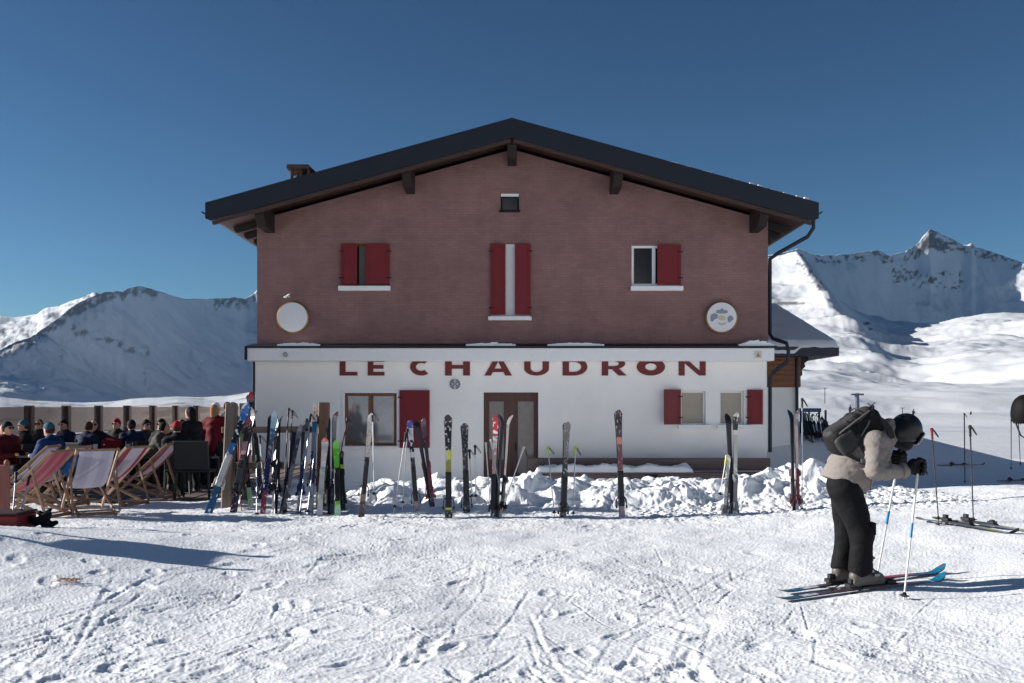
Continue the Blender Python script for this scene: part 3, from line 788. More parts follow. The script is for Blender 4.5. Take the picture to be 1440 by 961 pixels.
for px in (369, 573, 720, 868, 1071):   # purlin ends under the overhang
    x = (px-720)/50.6
    m = B(); zt = roof_top(x)-.32
    m.raw([(x-.125, YF+.25, zt), (x+.125, YF+.25, zt), (x+.125, D+.2, zt), (x-.125, D+.2, zt), (x-.125, YF+.28, zt-.32), (x+.125, YF+.28, zt-.32), (x+.125, YF+.62, zt-.58), (x-.125, YF+.62, zt-.58), (x+.125, D+.2, zt-.58), (x-.125, D+.2, zt-.58)],
          [(0, 1, 2, 3), (0, 4, 5, 1), (4, 7, 6, 5), (7, 9, 8, 6), (0, 3, 9, 7, 4), (1, 5, 6, 8, 2), (3, 2, 8, 9)])
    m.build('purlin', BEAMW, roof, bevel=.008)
# --- gutters and downpipe
for s in (-1, 1):
    m = B(); n = 9; x = s*(XE+.07); z = roof_top(XE)-.18
    pr = [(x+.085*math.cos(PI+PI*k/(n-1)), z+.085*math.sin(PI+PI*k/(n-1))) for k in range(n)]
    pr += [(x+.07*math.cos(2*PI-PI*k/(n-1)), z+.07*math.sin(2*PI-PI*k/(n-1))) for k in range(n)]
    m.prism(pr, YF+.05, YB_); m.build('gutter', TIN2, roof)
m = B()
z = roof_top(XE)-.26; x = XE+.07
m.tube([(x, YF+.6, z), (x, YF+.6, z-.28), (x-.12, YF+.75, z-.50), (XR+.25, D-.1, z-.86), (XR+.07, D+.05, z-1.0), (XR+.07, D+.06, z-1.4), (XR+.07, D+.06, 3.75), (XR+.12, D-.1, 3.6), (XR+.42, 28.45, 3.46), (XR+.47, 28.42, 3.25), (XR+.46, 28.45, 2.95), (XR+.12, D-.1, 2.64), (XR2+.10, D+.0, 2.5), (XR2+.10, D, 2.1), (XR2+.10, D, .35)], .055, 10)
m.build('downpipe', TIN2, CH, smooth=True)
m = B(); m.tube([(XL2-.06, D-.0, 2.95), (XL2-.06, D, .0)], .045, 10); m.build('downpipe', TIN2, CH, smooth=True)
# --- chimney behind the ridge line on the left
d = 31.2; k = d/F
m = B(); cx0, cx1 = (408-720)*k, (436-720)*k
zt = HC-(238-HY)*k
m.box((cx0, d, roof_top(cx0)-.6), (cx1, d+.8, zt-.42))
for xx in (cx0, cx1-.09): m.box((xx, d, zt-.42), (xx+.09, d+.09, zt)); m.box((xx, d+.71, zt-.42), (xx+.09, d+.8, zt))
m.box((cx0+.3, d+.01, zt-.42), (cx0+.36, d+.8, zt-.02))
m.box((cx0+.1, d+.4, zt-.42), (cx1-.1, d+.45, zt-.02))
chm = m.build('chimney', STONE, CH, bevel=.01)
m = B(); m.raw([(cx0-.09, d-.08, zt+.0), (cx1+.07, d-.08, zt), (cx1+.16, d+.9, zt-.0), (cx0-.09, d+.9, zt), (cx0-.09, d-.08, zt+.13), (cx1-.04, d-.08, zt+.13), (cx1+.0, d+.9, zt+.13), (cx0-.09, d+.9, zt+.13)],
    [(0, 3, 2, 1), (4, 5, 6, 7), (0, 1, 5, 4), (1, 2, 6, 5), (2, 3, 7, 6), (3, 0, 4, 7)])
m.build('chimney_cap', STONE, chm)

# --- windows: frame > pane; shutters hinged at the jambs; sills
def window(h, fm, pm, y=None, mull=(), bar=.055, name='window', inset=.06, label=None):
    x0, x1, z0, z1, r = h; y = (D if y is None else y)+inset
    m = B(); t = .06
    m.box((x0+.003, y, z0+.003), (x0+bar, y+t, z1-.003)); m.box((x1-bar, y, z0+.003), (x1-.003, y+t, z1-.003))
    m.box((x0+bar, y+.001, z0+.003), (x1-bar, y+t-.001, z0+bar)); m.box((x0+bar, y+.001, z1-bar), (x1-bar, y+t-.001, z1-.003))
    for f, wd in mull:
        xm = x0+(x1-x0)*f; m.box((xm-wd/2, y+.002, z0+bar), (xm+wd/2, y+t-.002, z1-bar))
    w = m.build('window', fm, CH, bevel=.006)
    if label: w['label'] = label
    m = B(); m.box((x0+.01, y+.03, z0+.01), (x1-.01, y+.038, z1-.01)); m.build('pane', pm, w)
    return w
def sill(px0, px1, py0, py1, y=D):
    m = B(); m.box((wx_(px0), y-.14, wz_(py1)), (wx_(px1), y-.002, wz_(py0))); return m.build('window_sill', PAINTW, CH, bevel=.008)
def shutter(hx, z0, z1, wd, side, ang, mm, y=D, label=None):
    """hinged at x = hx; side = +1 opens towards +x; ang = 0 lies flat along the wall in that direction"""
    m = MB(); t = .035
    m.box((0, -t, 0), (wd, 0, z1-z0))
    f = .07
    for a, b in (((0, z1-z0-f), (wd, z1-z0)), ((0, 0), (wd, f)), ((0, f), (f, z1-z0-f)), ((wd-f, f), (wd, z1-z0-f))):
        m.box((a[0]+.002, -t-.014, a[1]+.002), (b[0]-.002, -t-.0005, b[1]-.002))
    for zz in (.18, z1-z0-.22): m.box((-.05, -t-.02, zz), (.10, -t-.0142, zz+.035), 1)
    c, s = math.cos(ang), math.sin(ang)
    m.v = [Vector((hx+side*(v.x*c-v.y*s if False else v.x*c+(-v.y)*s*-1*0), 0, 0)) if False else Vector((hx+side*(v.x*c+v.y*s), y-.03-v.x*s+v.y*c, z0+v.z))-O for v in m.v]
    o = m.build('shutter', [mm, IRON], CH, bevel=.004)
    if label: o['label'] = label
    return o
window(up[0], BROWNF, GLASS, mull=((.5, .06),), label='dark upper window almost hidden by half shut shutters')
shutter(up[0][0], up[0][2]+.03, up[0][3]-.02, .47, 1, .07, RED)
shutter(up[0][1], up[0][2]+.03, up[0][3]-.02, .69, -1, .05, RED)
sill(476.5, 549.5, 402.8, 409.5)
window(up[1], PAINTW, GLASS, mull=((.5, .30),), bar=.10, label='tall white framed balcony window')
shutter(up[1][0], up[1][2]+.04, up[1][3]-.02, .43, 1, .08, RED)
shutter(up[1][1], up[1][2]+.04, up[1][3]-.02, .45, -1, .07, RED)
sill(686.5, 747.5, 445.5, 451)
window(up[2], PAINTW, GLASS, mull=((.46, .10),), bar=.075, label='white framed window with one half open')
shutter(up[2][1], up[2][2]+.03, up[2][3]-.0, .68, -1, .05, RED)
sill(886.5, 960, 403, 409.5)
w = window(up[3], DARKIN, GLASS, bar=.05, label='small square window under the ridge')
m = B(); m.box((up[3][0]+.01, D+.002, up[3][3]-.09), (up[3][1]-.01, D+.055, up[3][3]-.012)); m.build('window_head', PAINTW, w)
sill(702, 731.5, 296.6, 299).data.materials[0] = IRON
# lower windows
YW = D-.03
m = B(); x0, x1, z0, z1, r = low[0]
for a, b in (((x0-.075, z0), (x0-.003, z1+.07)), ((x1+.003, z0), (x1+.075, z1+.07)), ((x0-.002, z1+.003), (x1+.002, z1+.07))):
    m.box((a[0], YW-.02, a[1]), (b[0], YW-.002, b[1]))
m.build('window_surround', PAINTW, CH)
MIRR = mat('reflecting_glass', (.30, .31, .32), .06, .65, var=.1)
window(low[0], BROWNF, MIRR, y=YW, mull=((.5, .14),), bar=.085, inset=.03, label='wide brown wooden window with dark glass')
sill(476, 561, 627.5, 632, y=YW)
shutter(wx_(562.5), wz_(630), wz_(549), .86, 1, .02, RED, y=YW)
for h in low[2:]: window(h, PAINTW, CURT, y=YW, bar=.05, inset=.14, label='small window with a cream blind behind it')
sill(953, 998, 597.5, 602.5, y=YW); sill(1008, 1055, 597.5, 602.5, y=YW)
shutter(wx_(956), wz_(597), wz_(548), .56, -1, .45, RED2, y=YW, label='faded red shutter standing ajar')
shutter(wx_(1050), wz_(597), wz_(548.5), .44, 1, .05, RED, y=YW)
# door
x0, x1, z0, z1, r = low[1]
m = B(); y = YW+.20
m.box((x0+.003, y, z0), (x0+.16, y+.08, z1-.003)); m.box((x1-.13, y, z0), (x1-.003, y+.08, z1-.003)); m.box((x0+.16, y+.001, z1-.26), (x1-.13, y+.079, z1-.003))
xm = (x0+x1)/2
m.box((xm-.20, y+.001, z0), (xm+.2, y+.079, z1-.26)); m.box((x0+.16, y+.002, z0), (xm-.2, y+.078, z0+.75)); m.box((xm+.2, y+.002, z0), (x1-.13, y+.078, z0+.35))
dr = m.build('door', DOORW, CH, bevel=.008)
m = B(); m.box((x0+.15, y+.035, z0+.74), (xm-.19, y+.045, z1-.25)); m.box((xm+.19, y+.035, z0+.34), (x1-.12, y+.045, z1-.25)); m.build('pane', DOORG, dr)
m = B(); m.tube([(xm+.14, y-.05, 1.0+G0), (xm+.14, y-.05, 1.25+G0)], .014, 8); m.box((xm+.13, y-.05, 1.01+G0), (xm+.15, y-.001, 1.03+G0)); m.build('handle', IRON, dr)

# --- letters of the name, tops hidden by the ledge as one looks up
def arc(cx, cz, rx, rz, a0, a1, n=14): return [(cx+rx*math.cos(a0+(a1-a0)*i/n), cz+rz*math.sin(a0+(a1-a0)*i/n)) for i in range(n+1)]
def letter(ch, x0, x1, z0, z1):
    m = B(); w, h = x1-x0, z1-z0; st = min(.17, w*.33); hb = h*.215
    ya, yb = YW-.022, YW-.002
    R = lambda a, b, c, d: m.prism([(a, c), (b, c), (b, d), (a, d)], ya, yb)
    cx, cz = (x0+x1)/2, (z0+z1)/2
    def ring(rx, rz, qx, qz, a0, a1, ox=0, n=22):
        o = arc(cx+ox, cz, rx, rz, a0, a1, n); i_ = arc(cx+ox, cz, qx, qz, a0, a1, n)
        for k in range(n): m.prism([o[k], o[k+1], i_[k+1], i_[k]], ya, yb)
    if ch == 'L': R(x0, x0+st, z0, z1); R(x0+st, x1, z0, z0+hb)
    elif ch == 'E':
        R(x0, x0+st, z0, z1)
        for a in (z0, cz-hb/2, z1-hb): R(x0+st, x1-(.03 if a == cz-hb/2 else 0), a, a+hb)
    elif ch == 'H': R(x0, x0+st*1.15, z0, z1); R(x1-st*1.15, x1, z0, z1); R(x0+st*1.15, x1-st*1.15, cz-hb/2, cz+hb/2)
    elif ch == 'A':
        ww = st*1.15
        m.prism([(x0, z0), (x0+ww, z0), (cx, z1-.10), (cx, z1), (cx-ww*.55, z1)], ya, yb)
        m.prism([(x1-ww, z0), (x1, z0), (cx+ww*.55, z1), (cx, z1), (cx, z1-.10)], ya, yb)
        m.prism([(x0+ww*.95, z0+.10), (x1-ww*.95, z0+.10), (x1-ww*1.25, z0+.20), (x0+ww*1.25, z0+.20)], ya-.002, yb-.003)
    elif ch == 'C': ring(w*.56, h*.5, w*.27, h*.22, PI*.29, PI*1.71, w*.06)
    elif ch == 'O': ring(w*.5, h*.5, w*.20, h*.20, 0, 2*PI, 0, 32)
    elif ch == 'U':
        R(x0, x0+st*1.1, z0+h*.42, z1); R(x1-st*1.1, x1, z0+h*.42, z1)
        o = arc(cx, z0+h*.42, w/2, h*.42, PI, 2*PI, 20); i_ = arc(cx, z0+h*.42, w/2-st*1.1, h*.21, PI, 2*PI, 20)
        for k in range(20): m.prism([o[k], o[k+1], i_[k+1], i_[k]], ya, yb)
    elif ch in 'DR':
        R(x0, x0+st*1.1, z0, z1); b0 = z0 if ch == 'D' else z0+h*.36
        ccz = (b0+z1)/2; hh = z1-b0; xs = x0+w*.45; rx = x1-xs-(0 if ch == 'D' else w*.06)
        o = [(x0+st*1.1, b0), *arc(xs, ccz, rx, hh/2, -PI/2, PI/2, 18), (x0+st*1.1, z1)]
        t = hb if ch == 'D' else hb*.85
        i_ = [(x0+st*1.1, b0+t), *arc(xs, ccz, rx-st*1.05, hh/2-t, -PI/2, PI/2, 18), (x0+st*1.1, z1-t)]
        for k in range(len(o)-1): m.prism([o[k], o[k+1], i_[k+1], i_[k]], ya, yb)
        if ch == 'R': m.prism([(x0+w*.42, z0+h*.34), (x0+w*.42+st*1.2, z0+h*.40), (x1, z0), (x1-st*1.35, z0)], ya-.002, yb-.003)
    elif ch == 'N':
        R(x0, x0+st*1.02, z0, z1); R(x1-st*1.02, x1, z0, z1)
        m.prism([(x0+.004, z1-.001), (x0+st*1.15, z1-.001), (x1-.004, z0+.001), (x1-st*1.15, z0+.001)], ya-.002, yb-.003)
    o = m.build('letter', LETTER, CH)
    return o
LB = wz_(528.5); LT = LB+.50
for ch, a, b in (('L', 478, 503), ('E', 517.5, 541), ('C', 577, 605), ('H', 626, 661), ('A', 681, 720), ('U', 737, 772), ('D', 791, 826), ('R', 846, 881), ('O', 895, 935), ('N', 954, 992)):
    letter(ch, wx_(a), wx_(b), LB, LT)

# --- small things fixed to the front
GOLD = mat('gilt_rim', C(150, 120, 70), .35, .6, var=.1)
DISC = mat('white_sign_face', (.80, .80, .80), .35, var=.03)
GREYP = mat('grey_print', C(140, 150, 165), .4, var=.1); YELP = mat('pale_yellow_print', C(205, 200, 160), .4, var=.1)
def disc(px, py, label, emblem):
    c = Vector((wx_(px), D, wz_(py)))
    t = thing('round_sign', label, 'sign', c)
    m = MB(); m.lathe([(.40, 0), (.44, .01), (.46, .04), (.46, .12), (.43, .135), (.40, .125)], (0, -.01, 0), (0, -1, 0), 40); m.build('rim', GOLD, t, smooth=True)
    m = MB(); m.lathe([(.425, 0), (.42, .02), (.3, .035), (.01, .04)], (0, -.13, 0), (0, -1, 0), 40); f = m.build('sign_face', DISC, t, smooth=True)
    if emblem:
        m = MB(); y = -.185
        def poly(pts, mi, yy=y): m.prism(pts, yy, yy+.012, mi)
        poly([(-.17, .13), (-.13, .20), (-.06, .19), (0, .25), (.06, .19), (.14, .20), (.17, .13), (.10, .10), (-.10, .10)], 0)
        poly([(-.33, -.02), (-.30, .08), (-.20, .11), (-.12, .06), (-.13, -.03), (-.20, -.06), (-.29, -.14), (-.32, -.10)], 0)
        poly([(.16, -.02), (.22, .05), (.30, .02), (.33, -.06), (.26, -.12), (.20, -.16), (.17, -.09)], 0)
        poly([(-.10, .02), (-.02, .05), (.09, .03), (.10, -.07), (.02, -.10), (-.09, -.08)], 1)
        poly([(-.12, -.19), (0, -.25), (.13, -.19), (.10, -.15), (0, -.19), (-.10, -.15)], 1)
        m.build('emblem', [GREYP, YELP], t)
disc(413, 447, 'blank round white sign with gilt rim on the brick wall, left end', False)
disc(1013.5, 447, 'round white sign with a grey and yellow emblem on the brick wall, right end', True)
t = thing('wall_bracket', 'small white bracket with two arms above the blank round sign', 'bracket', (wx_(407), D, wz_(418)))
m = MB(); m.tube([(0, 0, 0), (0, -.25, .01)], .025, 8); m.tube([(-.07, -.22, -.03), (.0, -.25, .02), (.06, -.25, .05)], .022, 8); m.lathe([(.03, 0), (.05, .02), (.03, .05)], (-.07, -.22, -.05), (0, 0, 1), 10); m.build('arm', PAINTW, t, smooth=True)
t = thing('wall_plaque', 'small round grey plaque on the white wall below the letter H', 'plaque', (wx_(640), YW, wz_(540.5)))
m = MB(); m.lathe([(.16, 0), (.16, .02), (.15, .03)], (0, 0, 0), (0, -1, 0), 28); m.build('back', mat('plaque_grey', C(196, 196, 200), .5), t)
m = MB()
for a in range(12):
    if a in (3, 9): continue
    an = 2*PI*a/12; x, z = .125*math.cos(an), .125*math.sin(an); q = .022
    m.prism([(x-q, z-q), (x+q, z-q), (x+q, z+q), (x-q, z+q)], -.042, -.031)
for i in (-1, 0, 1):
    for j in (-1, 0, 1):
        if (i+j) % 2 == 0: m.prism([(i*.045-.02, j*.045-.02), (i*.045+.02, j*.045-.02), (i*.045+.02, j*.045+.02), (i*.045-.02, j*.045+.02)], -.042, -.031)
m.build('print', mat('dark_print', C(80, 82, 90), .5), t)
t = thing('ledge_lamp', 'small round grey lamp on the white ledge below the blank sign', 'lamp', ((402-720)*28.3/F, 28.3, HC-(499-HY)*28.3/F))
m = MB(); m.lathe([(.07, 0), (.07, .05), (.045, .08)], (0, 0, 0), (0, -1, 0), 16); m.build('housing', mat('lamp_grey', C(168, 168, 166), .5), t, smooth=True)
t = thing('warning_sign', 'tiny pale warning sign with an orange triangle at the right end of the ledge', 'sign', ((1066-720)*28.3/F, 28.3, HC-(499-HY)*28.3/F))
m = MB(); m.box((-.10, -.015, -.10), (.10, -.001, .10)); m.build('board', mat('sign_cream', C(214, 206, 196), .5), t)
m = MB(); m.prism([(-.065, -.06), (.065, -.06), (0, .06)], -.022, -.0155); m.build('triangle', mat('sign_orange', C(190, 130, 90), .5), t)

# ================================================================== bench along the wall
GREYW = wood_mat('weathered_grey_wood', C(78, 66, 66), C(112, 96, 94), 'X', 9)
bd = 27.75; k = bd/F
t = thing('bench', 'long weathered wooden bench along the white wall, half covered in snow', 'bench', (.3, bd, G0))
OB = t.location; bx0, bx1 = (742-720)*k, (1095-720)*k
Z_ = lambda py, dd=bd: HC-(py-HY)*dd/F
m = MB(OB); m.box((bx0, bd+.30, Z_(663)), (bx1-.15, bd+.35, Z_(645))); m.build('backrest', GREYW, t, bevel=.008)
m = MB(OB); m.box((bx0, bd-.18, Z_(666.5)), (bx1+.1, bd+.28, Z_(664.4))); m.build('seat', GREYW, t, bevel=.006)
m = MB(OB); m.box((bx0+.05, bd-.10, Z_(682)), (bx1-.35, bd-.05, Z_(667))); m.build('apron', GREYW, t, bevel=.006)
for px in (760, 915, 1063):
    x = (px-720)*k; m = MB(OB)
    for q in (-.13, .13): m.box((x+q-.035, bd-.17, G0-.1), (x+q+.035, bd-.105, Z_(667.2)))
    m.box((x-.165, bd-.168, Z_(669.2)), (x+.165, bd-.107, Z_(667)-.004)); m.build('leg', IRON, t)
def snow_strip(name, x0, x1, y0, y1, z, h, seed, label):
    nx, ny = 90, 14
    gx, gy = np.meshgrid(np.linspace(x0, x1, nx), np.linspace(y0, y1, ny))
    e = np.minimum(1, np.minimum((gx-x0), (x1-gx))/.12)*np.minimum(1, np.minimum(gy-y0, y1-gy)/.06)
    zz = z+np.clip(e, 0, 1)**.6*(h+.6*h*fbm(gx*2.2, gy*2.5, seed, 4))
    zz[e <= 0] = z
    o = grid_mesh(name, gx, gy, zz, SN); tag(o, label, 'snow', kind=None); return o
snow_strip('snow_layer', bx0+.2, (975-720)*k, bd-.15, bd+.27, Z_(664.3), .20, 77, 'strip of snow lying on the seat of the long bench')

# ================================================================== annexe on the right
AN = thing('annexe', 'low timber and white annexe with a snow covered hip roof behind the right corner', 'building', (8.2, 31, 0)); OA = AN.location
AW = wood_mat('annexe_boards', C(104, 64, 40), C(140, 92, 58), 'X', 9)
ad = 31.0; k = ad/F; Z_ = lambda py, dd=ad: HC-(py-HY)*dd/F
ax0, ax1 = XR2+.03, (1123-720)*k
m = MB(OA); m.box((ax0, ad, -.5), (ax1, ad+9, Z_(545))); m.build('wall', PLASTER, AN)
m = MB(OA); m.box((ax0, ad-.06, Z_(545)), (ax1+.05, ad+9, Z_(499))); m.build('timber_wall', AW, AN, bevel=.01)
m = MB(OA)
for i in range(6): m.box((ax0+.002, ad-.085, Z_(545)+.07+i*.16), (ax1+.04, ad-.062, Z_(545)+.20+i*.16))
m.build('cladding', AW, AN, bevel=.01)
m = MB(OA); m.prism([(ax1+.052, Z_(503)), (ax1+.30, Z_(503)), (ax1+.30, Z_(507)), (ax1+.17, Z_(511)), (ax1+.20, Z_(516)), (ax1+.09, Z_(520)), (ax1+.11, Z_(527)), (ax1+.052, Z_(530))], ad-.05, ad+.15); m.build('corbel', BEAMW, AN, bevel=.01)
m = MB(OA); m.tube([(ax1-.08, ad-.10, Z_(500)), (ax1-.08, ad-.10, Z_(650))], .05, 10); m.build('downpipe', TIN2, AN, smooth=True)
ed = 30.1; ke = ed/F
ex1 = (1180-720)*ke; ez = HC-(488-HY)*ke; tz = HC-(434-HY)*35.0/F; tx = (1093-720)*35.0/F
vs = [(ax0-.02, ed, ez), (ex1, ed, ez), (tx, 35, tz), (ax0-.02, 35, tz), (ex1, 40, ez), (ax0-.02, 40, ez)]
m = MB(OA); m.raw([(v[0], v[1], v[2]) for v in vs]+[(v[0], v[1], v[2]-.27) for v in vs], [(0, 1, 2, 3), (1, 4, 2), (3, 2, 4, 5), (11, 10, 7, 6), (0, 6, 7, 1), (1, 7, 10, 4), (4, 10, 11, 5), (5, 11, 6, 0, 3)])
ro = m.build('roof', mat('dark_roof_edge', C(48, 48, 58), .6, var=.2, scale=4), AN)
# snow blanket, ragged along the eave
nx, ny = 60, 40
A_, Bq = np.meshgrid(np.linspace(0, 1, nx), np.linspace(0, 1, ny))
xr = ex1+(tx-ex1)*Bq
gx = (ax0)+(xr-.02-ax0)*A_
lip = .10+.5*sstep(.45, .62, A_)*(1-sstep(.93, 1.0, A_)*.0)*np.abs(perlin(A_*9, A_*0, 5))*1.2
gy = ed+(35-ed)*np.maximum(Bq, 0)-(1-sstep(0, .1, Bq))*(.05-.0*lip)
ragged = sstep(.47, .6, A_)*(.10+.10*perlin(A_*14, A_*0+.5, 9))
Bz = np.maximum(Bq, 0)
gz_ = ez+(tz-ez)*Bz+.16*sstep(0, .03, Bq)*np.minimum(1, (1-A_)/.02+.15)
fr = Bq[1, 0]
gz_[0] = ez-.20*(1-sstep(.45, .55, A_[0]))-.02+.04*perlin(A_[0]*12, A_[0]*0+.3, 8)
gy[0] = ed-.03
o = grid_mesh('roof_snow', gx-OA.x, gy-OA.y, gz_-OA.z+.012+.02*fbm(gx*1.5, gy*1.5, 3, 3), SN); o.parent = ro

# ================================================================== skis, bindings, poles
BIND = mat('binding_black', C(34, 34, 38), .4, var=.1); BINDG = mat('binding_grey', C(120, 122, 128), .4, var=.1)
BINDR = mat('binding_maroon', C(96, 40, 52), .4, var=.1); BINDY = mat('binding_yellow', C(196, 196, 60), .4, var=.1)
BINDW = mat('binding_white', C(198, 196, 190), .4, var=.1); BINDN = mat('binding_navy', C(38, 50, 92), .4, var=.1)
EDGE = mat('ski_edge', C(60, 60, 66), .35, .4, var=.1)
def ski_mesh(L, wd, side, m, parent, name='ski', bm_=BIND, spread=0.0, off=.012, bpos=.43):
    """z along the length from tail (0) to tip (L); topsheet looks to side*y"""
    n = 34; mb = MB(); rows = []
    cs, sn = math.cos(spread), math.sin(spread)
    R = lambda v: Vector((v[0]*cs+v[2]*sn, v[1], -v[0]*sn+v[2]*cs))
    for i in range(n+1):
        t = i/n
        wv = wd*(.92-.30*math.sin(PI*min(1, max(0, (t-.02)/.88)))**.8 if t < .9 else .92+.0*t)
        if t >= .9: wv = wd*(.92+.10*math.sin((t-.9)/.1*PI*.5))
        if t > .955: wv *= math.sqrt(max(.02, 1-((t-.955)/.047)**2))
        if t < .02: wv *= .72+.28*(t/.02)
        z = t*L
        y = side*(off+(.075*((t-.9)/.1)**2 if t > .9 else 0)+(.02*((.06-t)/.06)**2 if t < .06 else 0)+.012*math.sin(PI*t))
        th = .006+.010*math.sin(PI*min(1, t*1.05))
        rows.append([R((-wv/2, y, z)), R((wv/2, y, z)), R((wv/2*.93, y+side*th, z)), R((-wv/2*.93, y+side*th, z))])
    vs = [v for r in rows for v in r]; fs = []; mi = []
    for i in range(n):
        a = i*4
        for k in range(4): fs.append((a+k, a+(k+1) % 4, a+4+(k+1) % 4, a+4+k)); mi.append(0 if k == 2 else 1)
    fs += [(0, 1, 2, 3), tuple(range(n*4, n*4+4))]; mi += [1, 1]
    mb.raw(vs, fs); mb.mi = mi
    s = mb.build(name, [m, EDGE], parent)
    # binding: plate, toe piece, heel piece, brake arms
    b = MB(); y0 = side*(off+.022); zc = bpos*L; w2 = wd*.34
    def bx(x0, x1, ya, yb, z0, z1):
        ya, yb = sorted((y0+side*ya, y0+side*yb))
        n0 = len(b.v); b.box((x0, ya, z0), (x1, yb, z1)); b.v[n0:] = [R(v) for v in b.v[n0:]]
    bx(-w2, w2, .004, .018, zc-.24, zc+.26)
    bx(-w2*.95, w2*.95, .018, .046, zc+.15, zc+.24); bx(-w2*.6, w2*.6, .046, .060, zc+.17, zc+.22)
    bx(-w2*.95, w2*.95, .018, .050, zc-.26, zc-.13); bx(-w2*.6, w2*.6, .050, .088, zc-.235, zc-.175)
    for q in (-1, 1):
        n0 = len(b.v); b.tube([(q*w2, y0+side*.01, zc-.12), (q*(wd*.5+.012), y0+side*.004, zc-.16), (q*(wd*.52+.014), y0-side*.03, zc-.26)], .006, 6); b.v[n0:] = [R(v) for v in b.v[n0:]]
        bx(q*(wd*.52+.014)-.012, q*(wd*.52+.014)+.012, -.045, -.015, zc-.29, zc-.24)
    b.build('binding', bm_, s, bevel=.008)
    return s
def frame_of(a, b, yaw):
    z = (b-a).normalized(); q = Vector((0, 0, 1)).rotation_difference(z)
    return (q @ Quaternion((0, 0, 1), yaw)).to_euler()
def ski_pair(a, b, m, label, yaw=0.0, wd=.10, bm_=BIND, spread=0.0, group=None, sink=.14, m2=None, single=False, bpos=.43):
    a = Vector(a); b = Vector(b); z = (b-a).normalized(); a = a-z*sink; L = (b-a).length
    t = thing('ski' if single else 'ski_pair', label, 'ski' if single else 'skis', a, 0, group); t.rotation_euler = frame_of(a, b, yaw)
    ski_mesh(L, wd, -1, m, t, bm_=bm_, spread=spread, name='blade' if single else 'ski', bpos=bpos)
    if not single: ski_mesh(L, wd, 1, m2 or m, t, bm_=bm_, spread=-spread, bpos=bpos)
    return t
GRIPM = mat('grip_black', C(26, 26, 28), .6, var=.1); ALU = mat('pole_alu', C(172, 174, 180), .3, .7, var=.06); BASKM = mat('basket_black', C(24, 24, 26), .5, var=.1)
PW = mat('pole_white', C(210, 210, 208), .35, var=.05); PD = mat('pole_dark', C(52, 52, 58), .35, .3, var=.08); PY = mat('pole_lime', C(176, 190, 60), .4, var=.1); PB = mat('pole_blue', C(40, 120, 170), .4, var=.1); PR = mat('pole_red', C(150, 40, 50), .4, var=.1)
def ski_pole(a, b, label, shaft=ALU, grip=GRIPM, band=None, group=None, sink=.06, r=.008, strap=True, bask=BASKM, basket_at=None):
    a = Vector(a); b = Vector(b); z = (b-a).normalized(); a = a-z*sink; L = (b-a).length
    t = thing('ski_pole', label, 'ski pole', a, 0, group); t.rotation_euler = frame_of(a, b, .3)
    m = MB(); m.tube([(0, 0, 0), (0, 0, .1), (0, 0, L*.5), (0, 0, L-.13)], [r*.5, r*.8, r*1.05, r*1.15], 10); m.build('shaft', shaft, t, smooth=True)
    m = MB(); m.lathe([(.011, L-.145), (.015, L-.13), (.0135, L-.11), (.016, L-.09), (.0145, L-.07), (.017, L-.045), (.021, L-.02), (.020, L-.006), (.012, L)], (0, 0, 0), (0, 0, 1), 12); g = m.build('grip', grip, t, smooth=True)
    zb = basket_at if basket_at is not None else sink+.05
    m = MB(); m.lathe([(.010, -.012), (.028, -.004), (.041, .0), (.043, .004), (.020, .012), (.011, .030)], (0, 0, zb), (0, 0, 1), 14); m.build('basket', bask, t, smooth=True)
    if band:
        m = MB(); m.lathe([(r*1.25, L*.44), (r*1.30, L*.45), (r*1.30, L*.53), (r*1.25, L*.54)], (0, 0, 0), (0, 0, 1), 10); m.build('printed_band', band, t, smooth=True)
    if strap:
        m = MB(); n = 16; pts = []
        for k in range(n+1):
            u = k/n*2*PI; pts.append((.02+.045*(1-math.cos(u))/2*1.6, .02*math.sin(u)*.4, L-.02-.10*(1-math.cos(u))/2+.02*math.sin(u)))
        for k in range(n): m.beam(pts[k], pts[k+1], .016, .003, up=(1, 0, 0))
        m.build('strap', GRIPM, g)
    return t

# ------------------------------------------------ the wooden rack on the left and what leans on it
POSTW = wood_mat('rack_wood', C(84, 72, 64), C(124, 108, 96), 'Z', 9)
POSTW2 = wood_mat('rack_wood_warm', C(82, 58, 40), C(122, 90, 64), 'Z', 9)
RAILW = wood_mat('rack_rail_wood', C(90, 76, 66), C(132, 114, 100), 'X', 9)
dr_ = 15.75
t = thing('ski_rack', 'rough wooden ski rack with thick posts and rails crowded with skis', 'ski rack', P(380, 715, dr_)); OR = t.location
for (xa, ya, xb, yb, wd, mm) in ((318, 720, 326, 567, .16, POSTW), (452, 716, 456, 566, .16, POSTW2), (345, 700, 343, 567, .14, POSTW)):
    dd = dr_+(.75 if xa == 345 else 0)
    a = P(xa, ya, dd)-Vector((0, 0, .25)); b = P(xb, yb, dd)
    m = MB(OR); m.beam(a, b, wd, wd, up=(0, 1, 0)); m.build('post', mm, t, bevel=.015)
for py, dd in ((604, dr_+.14), (654, dr_+.13)):
    m = MB(OR); m.beam(P(312, py+1, dd), P(462 if py < 620 else 400, py, dd), .05, .10); m.build('rail', RAILW, t, bevel=.008)
    for px in (352, 390, 428):
        if py > 620 and px > 400: continue
        m = MB(OR); m.beam(P(px, py+2, dd-.03), P(px, py+2, dd-.14), .03, .03); m.build('peg', RAILW, t)

